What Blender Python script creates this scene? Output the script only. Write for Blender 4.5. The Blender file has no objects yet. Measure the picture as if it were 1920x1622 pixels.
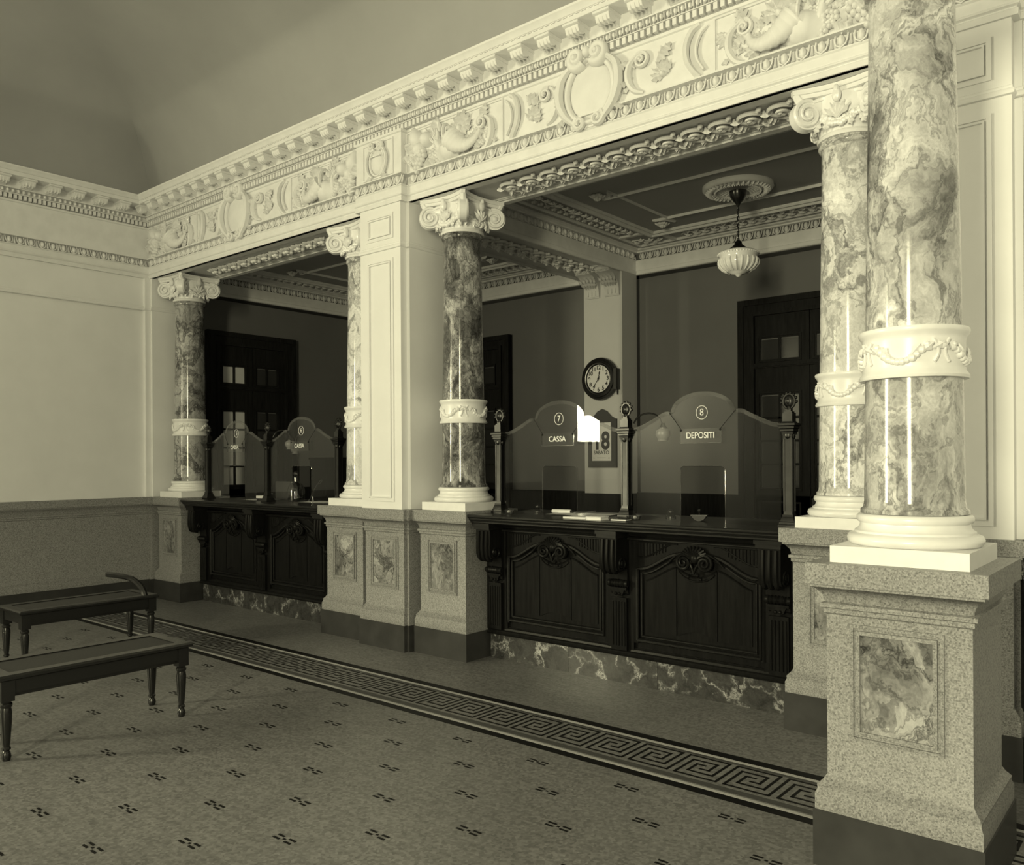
import bpy, math, random
from mathutils import Matrix, Vector, noise as mnoise
random.seed(7)
PI = math.pi
SC = bpy.context.scene
COL = SC.collection

# ------------------------------------------------------------------ camera
W_PX, H_PX, F_PX = 1920.0, 1622.0, 1557.0
PPX, PPY = 968.0, 862.6                  # where the level optical axis meets the picture
PSI = math.atan(1301.25 / F_PX)          # the camera looks this far left of the facade's normal
ROLL = math.atan(18.57 / 3164.0)
CAM_H = 1.55
cd = bpy.data.cameras.new('camera')
cam = bpy.data.objects.new('camera', cd)
COL.objects.link(cam)
cd.sensor_fit = 'HORIZONTAL'
cd.sensor_width = 36.0
cd.lens = 36.0 * F_PX / W_PX
cd.shift_x = (W_PX / 2 - PPX) / W_PX
cd.shift_y = (PPY - H_PX / 2) / W_PX
cd.clip_start = 0.05
cd.clip_end = 200
cam.matrix_world = (Matrix.Translation((0, 0, CAM_H)) @ Matrix.Rotation(PSI, 4, 'Z')
                    @ Matrix.Rotation(PI / 2, 4, 'X') @ Matrix.Rotation(-ROLL, 4, 'Z'))
SC.camera = cam

# ------------------------------------------------------------------ light
SC.view_settings.view_transform = 'Standard'
SC.view_settings.look = 'None'
SC.view_settings.gamma = 1.0
SC.view_settings.use_curve_mapping = False
SC.view_settings.exposure = 0.1
TINT = (1.0, 0.935, 0.61)                # the warm tone of the print
wd = bpy.data.worlds.new('world')
SC.world = wd
wd.use_nodes = True
wd.node_tree.nodes['Background'].inputs[0].default_value = (*TINT, 1)
wd.node_tree.nodes['Background'].inputs[1].default_value = 0.6


def area(name, loc, direction, sx, sy, power):
    ld = bpy.data.lights.new(name, 'AREA')
    ld.shape = 'RECTANGLE'
    ld.size, ld.size_y = sx, sy
    ld.energy = power
    ld.color = TINT
    o = bpy.data.objects.new(name, ld)
    COL.objects.link(o)
    o.location = loc
    o.rotation_euler = Vector(direction).to_track_quat('-Z', 'Y').to_euler()
    return o


area('window_light_end', (-9.40, -3.60, 3.08), (1, 0.2, 0), 0.62, 2.35, 620)
area('window_light_rear', (-0.20, -4.66, 2.65), (0, 1, 0), 0.85, 3.1, 510)


# ------------------------------------------------------------------ materials
def new_mat(name):
    m = bpy.data.materials.new(name)
    m.use_nodes = True
    nt = m.node_tree
    return m, nt, nt.nodes['Principled BSDF']


def nd(nt, typ, **kw):
    n = nt.nodes.new(typ)
    for k, v in kw.items():
        if k.startswith('i_'):
            n.inputs[k[2:].replace('_', ' ')].default_value = v
        else:
            setattr(n, k, v)
    return n


def ramp(nt, fac, stops):
    r = nt.nodes.new('ShaderNodeValToRGB')
    els = r.color_ramp.elements
    while len(els) < len(stops):
        els.new(0.5)
    for e, (p, c) in zip(els, stops):
        e.position = p
        e.color = (c, c, c, 1) if not isinstance(c, tuple) else (*c, 1)
    nt.links.new(fac, r.inputs[0])
    return r.outputs[0]


def coords(nt, scale=(1, 1, 1), kind='Object', rnd=0.0):
    tc = nd(nt, 'ShaderNodeTexCoord')
    mp = nd(nt, 'ShaderNodeMapping')
    mp.inputs['Scale'].default_value = scale
    nt.links.new(tc.outputs[kind], mp.inputs['Vector'])
    out = mp.outputs[0]
    if rnd:
        oi = nd(nt, 'ShaderNodeObjectInfo')
        mu = nd(nt, 'ShaderNodeMath', operation='MULTIPLY')
        mu.inputs[1].default_value = rnd
        nt.links.new(oi.outputs['Random'], mu.inputs[0])
        ad = nd(nt, 'ShaderNodeVectorMath', operation='ADD')
        nt.links.new(out, ad.inputs[0])
        nt.links.new(mu.outputs[0], ad.inputs[1])
        out = ad.outputs[0]
    return out


def tex_noise(nt, vec, scale, detail=4, rough=0.55, dist=0.0):
    n = nd(nt, 'ShaderNodeTexNoise')
    n.inputs['Scale'].default_value = scale
    n.inputs['Detail'].default_value = detail
    n.inputs['Roughness'].default_value = rough
    n.inputs['Distortion'].default_value = dist
    nt.links.new(vec, n.inputs['Vector'])
    return n


def mixc(nt, fac, a, b, mode='MIX'):
    m = nd(nt, 'ShaderNodeMix', data_type='RGBA', blend_type=mode)
    for k, v in ((0, fac), (6, a), (7, b)):
        if hasattr(v, 'is_linked'):
            nt.links.new(v, m.inputs[k])
        elif k:
            m.inputs[k].default_value = (v, v, v, 1)
        else:
            m.inputs[0].default_value = v
    return m.outputs[2]


def bump(nt, bsdf, h, strength=0.2, dist=0.01):
    b = nd(nt, 'ShaderNodeBump')
    b.inputs['Strength'].default_value = strength
    b.inputs['Distance'].default_value = dist
    nt.links.new(h, b.inputs['Height'])
    nt.links.new(b.outputs[0], bsdf.inputs['Normal'])


def plain(name, v, rough=0.6, var=0.08, scale=6.0, metal=0.0, fine=0.0, rnd=0.0, spec=0.5):
    m, nt, b = new_mat(name)
    vec = coords(nt, rnd=rnd)
    n = tex_noise(nt, vec, scale, 5)
    c = ramp(nt, n.outputs[0], [(0.3, v * (1 - var)), (0.7, v * (1 + var))])
    nt.links.new(c, b.inputs['Base Color'])
    b.inputs['Roughness'].default_value = rough
    b.inputs['Metallic'].default_value = metal
    b.inputs['Specular IOR Level'].default_value = spec
    if fine:
        n2 = tex_noise(nt, vec, 90, 3)
        bump(nt, b, n2.outputs[0], fine, 0.004)
    return m


def breccia(name, dark, mid, light, scale=7.0, vein=0.5, rough=0.12, bias=0.0, stretch=0.75, patch=1.0, web=0.0):
    m, nt, b = new_mat(name)
    vec = coords(nt, (1, 1, stretch), rnd=9.0)
    warp = tex_noise(nt, vec, 3.2, 5, 0.6)
    sub = nd(nt, 'ShaderNodeVectorMath', operation='SUBTRACT')
    sub.inputs[1].default_value = (0.5, 0.5, 0.5)
    nt.links.new(warp.outputs['Color'], sub.inputs[0])
    sc = nd(nt, 'ShaderNodeVectorMath', operation='SCALE')
    sc.inputs['Scale'].default_value = 0.42
    nt.links.new(sub.outputs[0], sc.inputs[0])
    ad = nd(nt, 'ShaderNodeVectorMath', operation='ADD')
    nt.links.new(vec, ad.inputs[0])
    nt.links.new(sc.outputs[0], ad.inputs[1])
    wv = ad.outputs[0]
    big = tex_noise(nt, wv, scale * 0.45, 6, 0.62, 0.6)
    base = ramp(nt, big.outputs[0], [(0.30 + bias, dark), (0.47 + bias, mid), (0.60 + bias, light)])
    vo = nd(nt, 'ShaderNodeTexVoronoi')
    vo.inputs['Scale'].default_value = scale
    nt.links.new(wv, vo.inputs['Vector'])
    cell = ramp(nt, vo.outputs['Color'], [(0.15, 0.55), (0.85, 1.25)])
    c1 = mixc(nt, 0.75 * patch, base, cell, 'MULTIPLY')
    ve = nd(nt, 'ShaderNodeTexVoronoi', feature='DISTANCE_TO_EDGE')
    ve.inputs['Scale'].default_value = scale * 1.3
    nt.links.new(wv, ve.inputs['Vector'])
    vn = ramp(nt, ve.outputs['Distance'], [(0.0, 1 - web), (0.08, 1.0)])
    c2 = mixc(nt, 1.0, c1, vn, 'MULTIPLY')
    for sc_, wdt, amt in ((scale * 0.22, 0.012, vein), (scale * 0.55, 0.02, vein * 0.7)):
        nv = tex_noise(nt, wv, sc_, 7, 0.62, 1.1)
        c2 = mixc(nt, 1.0, c2, ramp(nt, nv.outputs[0], [(0.49 - wdt * 2.2, 1.0), (0.495, 1 - amt), (0.505 + wdt * 0.6, 1.0)]), 'MULTIPLY')
    fine = tex_noise(nt, wv, 34, 6, 0.7)
    fr = ramp(nt, fine.outputs[0], [(0.35, 0.62), (0.62, 1.15)])
    c3 = mixc(nt, 0.6, c2, fr, 'MULTIPLY')
    nt.links.new(c3, b.inputs['Base Color'])
    b.inputs['Roughness'].default_value = rough
    return m


def granite(name, lo, hi, rough=0.45):
    m, nt, b = new_mat(name)
    vec = coords(nt, rnd=5.0)
    vo = nd(nt, 'ShaderNodeTexVoronoi')
    vo.inputs['Scale'].default_value = 190
    nt.links.new(vec, vo.inputs['Vector'])
    c1 = ramp(nt, vo.outputs['Color'], [(0.12, lo), (0.35, (lo + hi) / 2), (0.75, hi)])
    n = tex_noise(nt, vec, 130, 4, 0.75)
    c2 = ramp(nt, n.outputs[0], [(0.34, 0.6), (0.6, 1.1)])
    c = mixc(nt, 0.8, c1, c2, 'MULTIPLY')
    nt.links.new(c, b.inputs['Base Color'])
    b.inputs['Roughness'].default_value = rough
    return m


def veined(name, base, white, scale=5.0, rough=0.12):
    m, nt, b = new_mat(name)
    vec = coords(nt, (1, 1, 1), rnd=6.0)
    warp = tex_noise(nt, vec, 4.5, 6, 0.65)
    mx = mixc(nt, 0.33, vec, warp.outputs['Color'])
    ve = nd(nt, 'ShaderNodeTexVoronoi', feature='DISTANCE_TO_EDGE')
    ve.inputs['Scale'].default_value = scale * 2.2
    nt.links.new(mx, ve.inputs['Vector'])
    v1 = ramp(nt, ve.outputs['Distance'], [(0.0, 1.0), (0.03, 0.25), (0.09, 0.0)])
    n2 = tex_noise(nt, vec, 6, 5, 0.6)
    gate = ramp(nt, n2.outputs[0], [(0.42, 0.0), (0.66, 1.0)])
    f = mixc(nt, 1.0, v1, gate, 'MULTIPLY')
    n3 = tex_noise(nt, mx, 16, 6, 0.7)
    bc = ramp(nt, n3.outputs[0], [(0.3, base * 0.45), (0.7, base * 1.9)])
    c = mixc(nt, f, bc, white)
    nt.links.new(c, b.inputs['Base Color'])
    b.inputs['Roughness'].default_value = rough
    return m


def wood(name, v, rough=0.28, axis='z', spec=0.1):
    m, nt, b = new_mat(name)
    s = {'z': (14, 14, 1.2), 'x': (1.2, 14, 14), 'y': (14, 1.2, 14)}[axis]
    vec = coords(nt, s, rnd=4.0)
    n = tex_noise(nt, vec, 3.0, 6, 0.65, 0.4)
    c = ramp(nt, n.outputs[0], [(0.3, v * 0.55), (0.7, v * 1.5)])
    nt.links.new(c, b.inputs['Base Color'])
    b.inputs['Roughness'].default_value = rough
    b.inputs['Specular IOR Level'].default_value = spec
    bump(nt, b, n.outputs[0], 0.05, 0.003)
    return m


def glass_mat(name, tint=1.0, rough=0.0, ior=1.5):
    m = bpy.data.materials.new(name)
    m.use_nodes = True
    nt = m.node_tree
    nt.nodes.remove(nt.nodes['Principled BSDF'])
    out = nt.nodes['Material Output']
    tr = nd(nt, 'ShaderNodeBsdfTransparent')
    tr.inputs[0].default_value = (tint, tint, tint, 1)
    gl = nd(nt, 'ShaderNodeBsdfGlossy')
    gl.inputs['Roughness'].default_value = rough
    fr = nd(nt, 'ShaderNodeFresnel')
    ge = nd(nt, 'ShaderNodeNewGeometry')
    ma = nd(nt, 'ShaderNodeMath', operation='MULTIPLY_ADD')    # the same pane seen from inside
    ma.inputs[1].default_value = 1 / ior - ior
    ma.inputs[2].default_value = ior
    nt.links.new(ge.outputs['Backfacing'], ma.inputs[0])
    nt.links.new(ma.outputs[0], fr.inputs[0])
    mx = nd(nt, 'ShaderNodeMixShader')
    nt.links.new(fr.outputs[0], mx.inputs[0])
    nt.links.new(tr.outputs[0], mx.inputs[1])
    nt.links.new(gl.outputs[0], mx.inputs[2])
    nt.links.new(mx.outputs[0], out.inputs[0])
    return m


def floor_mat(name, v):
    m, nt, b = new_mat(name)
    vec = coords(nt, (1, 1, 1))
    vo = nd(nt, 'ShaderNodeTexVoronoi')
    vo.inputs['Scale'].default_value = 75
    nt.links.new(vec, vo.inputs['Vector'])
    c1 = ramp(nt, vo.outputs['Color'], [(0.1, v * 0.72), (0.9, v * 1.3)])
    st = tex_noise(nt, coords(nt, (1.5, 14, 1)), 3.0, 4, 0.6)
    c2 = ramp(nt, st.outputs[0], [(0.3, 0.8), (0.7, 1.15)])
    c3 = mixc(nt, 0.8, c1, c2, 'MULTIPLY')
    bg = tex_noise(nt, vec, 0.8, 3)
    c4 = ramp(nt, bg.outputs[0], [(0.3, 0.82), (0.7, 1.14)])
    nt.links.new(mixc(nt, 0.8, c3, c4, 'MULTIPLY'), b.inputs['Base Color'])
    b.inputs['Roughness'].default_value = 0.42
    b.inputs['Specular IOR Level'].default_value = 0.22
    bump(nt, b, vo.outputs['Distance'], 0.08, 0.002)
    return m


M = {
    'plaster': plain('white_painted_plaster', 0.80, 0.55, 0.03, 3.0),
    'stucco': plain('white_stucco', 0.76, 0.6, 0.05, 9.0),
    'office_stucco': plain('grey_office_stucco', 0.80, 0.6, 0.06, 8.0),
    'pilaster_paint': plain('grey_white_office_paint', 0.50, 0.6, 0.03, 3.0),
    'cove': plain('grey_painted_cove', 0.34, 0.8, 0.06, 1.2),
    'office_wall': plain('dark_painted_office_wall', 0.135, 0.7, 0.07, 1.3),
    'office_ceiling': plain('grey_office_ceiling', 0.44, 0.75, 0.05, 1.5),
    'line': plain('black_painted_line', 0.012, 0.6),
    'white_marble': plain('white_marble', 0.84, 0.3, 0.035, 14.0),
    'granite': granite('grey_granite', 0.14, 0.32),
    'dark_stone': plain('dark_grey_stone', 0.042, 0.4, 0.2, 7.0, rnd=4.0, spec=0.3),
    'marble_dim': breccia('grey_veined_marble', 0.16, 0.38, 0.48, 6.0, 0.8, patch=0.6),
    'marble_dark': breccia('dark_breccia_marble', 0.06, 0.16, 0.46, 14.0, 0.5, stretch=0.6, web=0.55),
    'marble_light': breccia('pale_breccia_marble', 0.30, 0.70, 0.84, 4.0, 0.65, bias=-0.07, patch=0.35),
    'marble_near': breccia('pale_cloudy_marble', 0.12, 0.50, 0.78, 6.0, 0.6, patch=0.6),
    'inlay': breccia('veined_inlay_marble', 0.07, 0.22, 0.40, 8.0, 0.7, 0.15),
    'base_marble': veined('black_marble_with_white_veins', 0.040, 0.62, 2.6),
    'wood': wood('black_stained_wood', 0.008, 0.33),
    'woodx': wood('black_stained_wood_lengthwise', 0.010, 0.28, 'x', 0.3),
    'door_wood': wood('dark_door_wood', 0.014, 0.3),
    'floor': floor_mat('mosaic_floor', 0.175),
    'mosaic_dark': plain('dark_mosaic', 0.008, 0.5, spec=0.15),
    'mosaic_pale': plain('pale_mosaic', 0.42, 0.5, spec=0.2),
    'mosaic_mid': plain('grey_mosaic', 0.07, 0.5, 0.15, 60, spec=0.2),
    'brass': plain('dark_brass', 0.065, 0.36, 0.15, 12.0, metal=1.0),
    'bronze': plain('dark_bronze', 0.05, 0.33, 0.2, 14.0, metal=1.0),
    'glass': glass_mat('clear_glass', 0.97, 0.0, 1.4),
    'bevel': glass_mat('bevelled_glass', 0.82, 0.06, 1.9),
    'pane': plain('painted_backlit_pane', 0.62, 0.25, 0.06, 2.0),  # pale colour stands in for the lit room seen through clear panes
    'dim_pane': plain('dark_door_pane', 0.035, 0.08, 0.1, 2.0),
    'tulip': plain('frosted_tulip_glass', 0.2, 0.3, 0.1, 30),
    'opal': plain('white_opal_glass', 0.85, 0.12, 0.02),
    'etch': plain('white_etched_lettering', 0.85, 0.6),
    'paper': plain('white_paper', 0.80, 0.8, 0.04),
    'cloth': plain('grey_blotter', 0.3, 0.9, 0.1),
    'black': plain('black_lacquer', 0.012, 0.22),
    'ink': plain('black_ink', 0.015, 0.7),
    'dial': plain('white_clock_dial', 0.62, 0.4, 0.02),
    'calendar_paper': plain('pale_calendar_paper', 0.66, 0.8, 0.03),
    'board': plain('dark_grey_board', 0.04, 0.6),
    'cane': plain('woven_cane', 0.02, 0.6, 0.4, 120),
}


# ------------------------------------------------------------------ mesh builder
class MB:
    def __init__(self):
        self.v, self.f = [], []

    def add(self, vs, fs, mat=None):
        o = len(self.v)
        self.v += [tuple(mat @ Vector(p)) if mat is not None else tuple(p) for p in vs]
        self.f += [tuple(i + o for i in q) for q in fs]
        return self

    def box(self, x0, x1, y0, y1, z0, z1, mat=None):
        vs = [(x0, y0, z0), (x1, y0, z0), (x1, y1, z0), (x0, y1, z0), (x0, y0, z1), (x1, y0, z1), (x1, y1, z1), (x0, y1, z1)]
        return self.add(vs, [(3, 2, 1, 0), (4, 5, 6, 7), (0, 1, 5, 4), (1, 2, 6, 5), (2, 3, 7, 6), (3, 0, 4, 7)], mat)

    def lathe(self, prof, n=32, c=(0, 0, 0), mat=None, flute=None, cap=True):
        vs, fs = [], []
        m = len(prof)
        for i in range(n):
            a = 2 * PI * i / n
            k = flute(i) if flute else 1.0
            for r, z in prof:
                vs.append((c[0] + r * k * math.cos(a), c[1] + r * k * math.sin(a), c[2] + z))
        for i in range(n):
            j = (i + 1) % n
            for q in range(m - 1):
                fs.append((i * m + q, j * m + q, j * m + q + 1, i * m + q + 1))
        for q in (0, m - 1):
            if cap and prof[q][0] > 1e-5:
                ring = [i * m + q for i in range(n)]
                fs.append(tuple(ring[::-1]) if q == 0 else tuple(ring))
        return self.add(vs, fs, mat)

    def tube(self, pts, r, n=6, mat=None, cap=True, flat=1.0):
        pts = [Vector(p) for p in pts]
        rs = r if isinstance(r, (list, tuple)) else [r] * len(pts)
        vs, fs = [], []
        up = None
        for i, p in enumerate(pts):
            t = (pts[min(i + 1, len(pts) - 1)] - pts[max(i - 1, 0)])
            t = t.normalized() if t.length > 1e-9 else Vector((0, 0, 1))
            if up is None:
                up = Vector((0, 1, 0)) if abs(t.y) < 0.9 else Vector((1, 0, 0))
            s = t.cross(up)
            s = s.normalized() if s.length > 1e-6 else t.orthogonal().normalized()
            u = s.cross(t).normalized()
            up = u
            for k in range(n):
                a = 2 * PI * k / n
                vs.append(p + s * math.cos(a) * rs[i] + u * math.sin(a) * rs[i] * flat)
        for i in range(len(pts) - 1):
            for k in range(n):
                l = (k + 1) % n
                fs.append((i * n + k, i * n + l, (i + 1) * n + l, (i + 1) * n + k))
        if cap:
            fs.append(tuple(range(n))[::-1])
            fs.append(tuple((len(pts) - 1) * n + k for k in range(n)))
        return self.add(vs, fs, mat)

    def ball(self, c, r, n=8, m=5, mat=None, rib=None):
        rx, ry, rz = r if isinstance(r, (tuple, list)) else (r, r, r)
        vs, fs = [(c[0], c[1], c[2] - rz)], []
        for j in range(1, m):
            t = -PI / 2 + PI * j / m
            for i in range(n):
                a = 2 * PI * i / n
                k = rib(i) if rib else 1
                vs.append((c[0] + rx * k * math.cos(t) * math.cos(a), c[1] + ry * k * math.cos(t) * math.sin(a), c[2] + rz * math.sin(t)))
        vs.append((c[0], c[1], c[2] + rz))
        for i in range(n):
            k = (i + 1) % n
            fs.append((0, 1 + k, 1 + i))
            for j in range(m - 2):
                a, b = 1 + j * n, 1 + (j + 1) * n
                fs.append((a + i, a + k, b + k, b + i))
            fs.append((1 + (m - 2) * n + i, 1 + (m - 2) * n + k, len(vs) - 1))
        return self.add(vs, fs, mat)

    def prism(self, outline, y0, y1, mat=None, axis='y'):
        """outline of (a, b) pairs extruded: axis y -> (a, y, b); x -> (x, a, b); z -> (a, b, z)"""
        n = len(outline)
        mk = {'y': lambda a, b, t: (a, t, b), 'x': lambda a, b, t: (t, a, b), 'z': lambda a, b, t: (a, b, t)}[axis]
        vs = [mk(a, b, y0) for a, b in outline] + [mk(a, b, y1) for a, b in outline]
        fs = [tuple(range(n)), tuple(range(2 * n - 1, n - 1, -1))]
        fs += [(i, i + n, (i + 1) % n + n, (i + 1) % n) for i in range(n)]
        return self.add(vs, fs, mat)

    def mould(self, path, prof, closed=False, cap=True):
        """profile of (outward, z) pairs swept with mitres along a plan path; outward is right of travel"""
        P = [Vector((p[0], p[1])) for p in path]
        n = len(P)
        offs = []
        for i in range(n):
            dirs = []
            if closed or i > 0:
                dirs.append((P[i] - P[i - 1]).normalized())
            if closed or i < n - 1:
                dirs.append((P[(i + 1) % n] - P[i]).normalized())
            ns = [Vector((d.y, -d.x)) for d in dirs]
            if len(ns) == 1:
                offs.append(ns[0])
            else:
                b = ns[0] + ns[1]
                offs.append(b / max(0.15, 1 + ns[0].dot(ns[1])))
        m = len(prof)
        vs = [(P[i].x + offs[i].x * d, P[i].y + offs[i].y * d, z) for i in range(n) for d, z in prof]
        fs = []
        for i in range(n if closed else n - 1):
            j = (i + 1) % n
            for q in range(m - 1):
                fs.append((i * m + q, j * m + q, j * m + q + 1, i * m + q + 1))
        if cap and not closed:
            fs.append(tuple(range(m)))
            fs.append(tuple((n - 1) * m + q for q in range(m))[::-1])
        return self.add(vs, fs)

    def mesh(self, name, mat, smooth=True, angle=38):
        me = bpy.data.meshes.new(name)
        me.from_pydata(self.v, [], self.f)
        me.validate()
        if mat is not None:
            me.materials.append(M[mat] if isinstance(mat, str) else mat)
        if smooth:
            me.polygons.foreach_set('use_smooth', [True] * len(me.polygons))
            me.set_sharp_from_angle(angle=math.radians(angle))
        me.update()
        return me

    def build(self, name, mat, parent=None, loc=(0, 0, 0), rot=(0, 0, 0), smooth=True, angle=38):
        return put(name, self.mesh(name, mat, smooth, angle), parent, loc, rot)


def put(name, me, parent=None, loc=(0, 0, 0), rot=(0, 0, 0), scale=(1, 1, 1)):
    o = bpy.data.objects.new(name, me)
    COL.objects.link(o)
    o.parent = parent
    o.location = loc
    o.rotation_euler = rot
    o.scale = scale
    return o


GROUPS = {'column': 'marble columns of the hall', 'pedestal': 'granite pedestals under the columns', 'bank_counter': 'carved wooden counters',
          'brass_post': 'brass posts on the counters', 'glass_screen': 'arched glass screens on the counters', 'hanging_sign': 'glass signs hung on the screens',
          'lamp_arm': 'lamp arms on the brass posts', 'inkwell': 'inkwells on the counters', 'glass_dish': 'glass dishes on the counters', 'dip_pen': 'pens on the counters',
          'cane_bench': 'cane benches in the hall', 'booklet': 'booklets on the counter', 'pier': 'white piers of the facade'}


def thing(name, label, cat, loc=(0, 0, 0), rz=0.0, group=None):
    o = bpy.data.objects.new(name, None)
    COL.objects.link(o)
    o.location = loc
    o.rotation_euler = (0, 0, rz)
    o['label'] = label
    o['category'] = cat
    group = group or GROUPS.get(name)
    if group:
        o['group'] = group
    return o


def struct(name, label=None, loc=(0, 0, 0)):
    o = bpy.data.objects.new(name, None)
    COL.objects.link(o)
    o.location = loc
    o['kind'] = 'structure'
    if label:
        o['label'] = label
    return o


def tag(o, label, cat, group=None):
    o['label'] = label
    o['category'] = cat
    if group:
        o['group'] = group
    return o


def copy_tree(o, parent=None):
    c = o.copy()
    COL.objects.link(c)
    c.parent = parent
    for ch in list(o.children):
        copy_tree(ch, c)
    return c


def dup(o, loc, label, rz=None):
    c = copy_tree(o)
    c.location = loc
    if rz is not None:
        c.rotation_euler = (0, 0, rz)
    c['label'] = label
    return c


def text_mesh(s, size, mat, depth=0.002, bold=0.0, sx=1.0):
    cu = bpy.data.curves.new('lettering', 'FONT')
    cu.body = s
    cu.size = size
    cu.align_x = 'CENTER'
    cu.align_y = 'CENTER'
    cu.extrude = depth
    cu.offset = bold
    o = bpy.data.objects.new('lettering', cu)
    COL.objects.link(o)
    bpy.context.view_layer.update()
    me = bpy.data.meshes.new_from_object(o.evaluated_get(bpy.context.evaluated_depsgraph_get()))
    bpy.data.objects.remove(o)
    bpy.data.curves.remove(cu)
    me.transform(Matrix.Scale(sx, 4, (1, 0, 0)))
    me.materials.clear()
    me.materials.append(M[mat])
    return me


UPRIGHT = (PI / 2, 0, 0)                  # text facing -Y


def arc(cx, cz, r, a0, a1, n=12, y=0.0, rz=None):
    rz = rz or r
    return [(cx + r * math.cos(math.radians(a0 + (a1 - a0) * i / n)), y, cz + rz * math.sin(math.radians(a0 + (a1 - a0) * i / n))) for i in range(n + 1)]


def spiral(cx, cz, r0, r1, a0, turns, n=30, y=0.0, dy=0.0):
    out = []
    for i in range(n + 1):
        t = i / n
        r = r0 + (r1 - r0) * t
        a = math.radians(a0) + 2 * PI * turns * t
        out.append((cx + r * math.cos(a), y + dy * t, cz + r * math.sin(a)))
    return out


def smooth_pts(pts, n=6):
    P = [Vector(p) for p in pts]
    out = []
    for i in range(len(P) - 1):
        p0, p1, p2, p3 = P[max(i - 1, 0)], P[i], P[i + 1], P[min(i + 2, len(P) - 1)]
        for k in range(n):
            t = k / n
            out.append(0.5 * ((2 * p1) + (-p0 + p2) * t + (2 * p0 - 5 * p1 + 4 * p2 - p3) * t * t + (-p0 + 3 * p1 - 3 * p2 + p3) * t ** 3))
    out.append(P[-1])
    return out


# ------------------------------------------------------------------ dimensions (metres)
YF = 4.63            # facade plane
YP = 4.57            # pilaster plane
YB = 5.21            # rear of the facade beam
YO = 8.05            # office rear wall
XL = -9.36           # end wall of the hall
XO = -9.50           # office end wall
ZS = 3.655           # soffit
PIERS = (-9.59, -5.28, -0.97)
COLS = (-8.99, -5.89, -4.67, -1.59)
CY = 4.92
XR = 5.6             # right wall of the hall
YR = -4.6            # rear wall of the hall
ZG = 1.153           # top of the granite

# ------------------------------------------------------------------ floor
floor = struct('floor')
MB().box(-9.8, XR + 0.2, YR - 0.2, YO + 0.2, -0.1, 0).build('floor_slab', 'floor', floor)
for y0, y1, mt, nm in ((3.99, 4.05, 'mosaic_dark', 'border_strip'), (3.962, 3.986, 'mosaic_pale', 'border_line'),
                       (3.932, 3.958, 'mosaic_mid', 'border_strip'), (3.585, 3.63, 'mosaic_mid', 'border_strip'),
                       (3.55, 3.572, 'mosaic_pale', 'border_line'), (3.49, 3.546, 'mosaic_dark', 'border_strip')):
    MB().box(-9.33, XR, y0, y1, 0, 0.0012).build(nm, mt, floor)
u = 0.265 / 8.4


def stroke(mb, pts, w):
    for (a, b), (c, d) in zip(pts[:-1], pts[1:]):
        mb.box(min(a, c) - w, max(a, c) + w, min(b, d) - w, max(b, d) + w, 0, 0.0014)


key = MB()
for path in ([(0, 0), (0, 7), (7, 7), (7, 1.5), (2.8, 1.5), (2.8, 4.3), (4.2, 4.3)],
             [(1.4, 0), (8.4, 0)], [(1.4, 0), (1.4, 5.6), (5.6, 5.6), (5.6, 2.9), (4.2, 2.9)]):
    stroke(key, [(a * u, b * 0.255 / 7) for a, b in path], 0.0072)
key_me = key.mesh('meander_key', 'mosaic_dark', False)
for i in range(44):
    put('meander_key', key_me, floor, (-9.25 + 0.265 * i, 3.665, 0))
mk = MB()
for sx in (-1, 1):
    for sy in (-1, 1):
        mk.box(sx * 0.038 - 0.021, sx * 0.038 + 0.021, sy * 0.013 - 0.0055, sy * 0.013 + 0.0055, 0, 0.0014)
mk.box(-0.007, 0.007, -0.005, 0.005, 0, 0.0014)
mk_me = mk.mesh('floor_mark', 'mosaic_dark', False)
for r_ in range(12):
    for c_ in range(18):
        x = -8.0 + 0.534 * c_ + (0.267 if r_ % 2 else 0.0) + 0.005
        y = 3.333 - 0.267 * r_
        if -9.2 < x < 1.2 and y > 0.3 and not (x < -6.6 and y < 1.2) and abs(x + 0.88) + 0 > 0.32 or (x > -9.2 and y < 3.0 and y > 1.0 and x < 0.5):
            put('floor_mark', mk_me, floor, (x, y, 0))

# ------------------------------------------------------------------ hall shell
wl = struct('wall_left')
w2y0, w2y1, wz0, wz1 = -3.98, -3.22, 1.85, 4.32
XW = XL - 0.02
MB().box(XW - 0.3, XW, w2y1, 4.62, 0, 6.2).box(XW - 0.3, XW, YR, w2y0, 0, 6.2).box(XW - 0.3, XW, w2y0, w2y1, 0, wz0).box(XW - 0.3, XW, w2y0, w2y1, wz1, 6.2).build('wall_body', 'plaster', wl)
wr = struct('wall_rear')
v0, v1, vz0, vz1 = -0.65, 0.25, 1.05, 4.25
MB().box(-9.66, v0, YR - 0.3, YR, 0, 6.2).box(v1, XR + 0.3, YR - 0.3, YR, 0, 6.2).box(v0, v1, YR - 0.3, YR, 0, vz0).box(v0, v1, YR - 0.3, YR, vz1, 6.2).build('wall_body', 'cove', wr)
wrt = struct('wall_right')
MB().box(XR, XR + 0.3, YR, 5.2, 0, 6.2).build('wall_body', 'plaster', wrt)


def hall_window(name, x, y, w, h, z0, rz):
    o = struct(name, loc=(x, y, z0))
    o.rotation_euler = (0, 0, rz)
    fr = MB()
    t = 0.06
    fr.box(-w / 2, -w / 2 + t, -0.06, 0.02, 0, h).box(w / 2 - t, w / 2, -0.06, 0.02, 0, h).box(-w / 2, w / 2, -0.06, 0.02, 0, t).box(-w / 2, w / 2, -0.06, 0.02, h - t, h)
    fr.build('window_frame', 'door_wood', o)
    MB().box(-w / 2, w / 2, -0.01, 0.0, 0, h).build('pane', 'glass', o)
    return o


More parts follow.
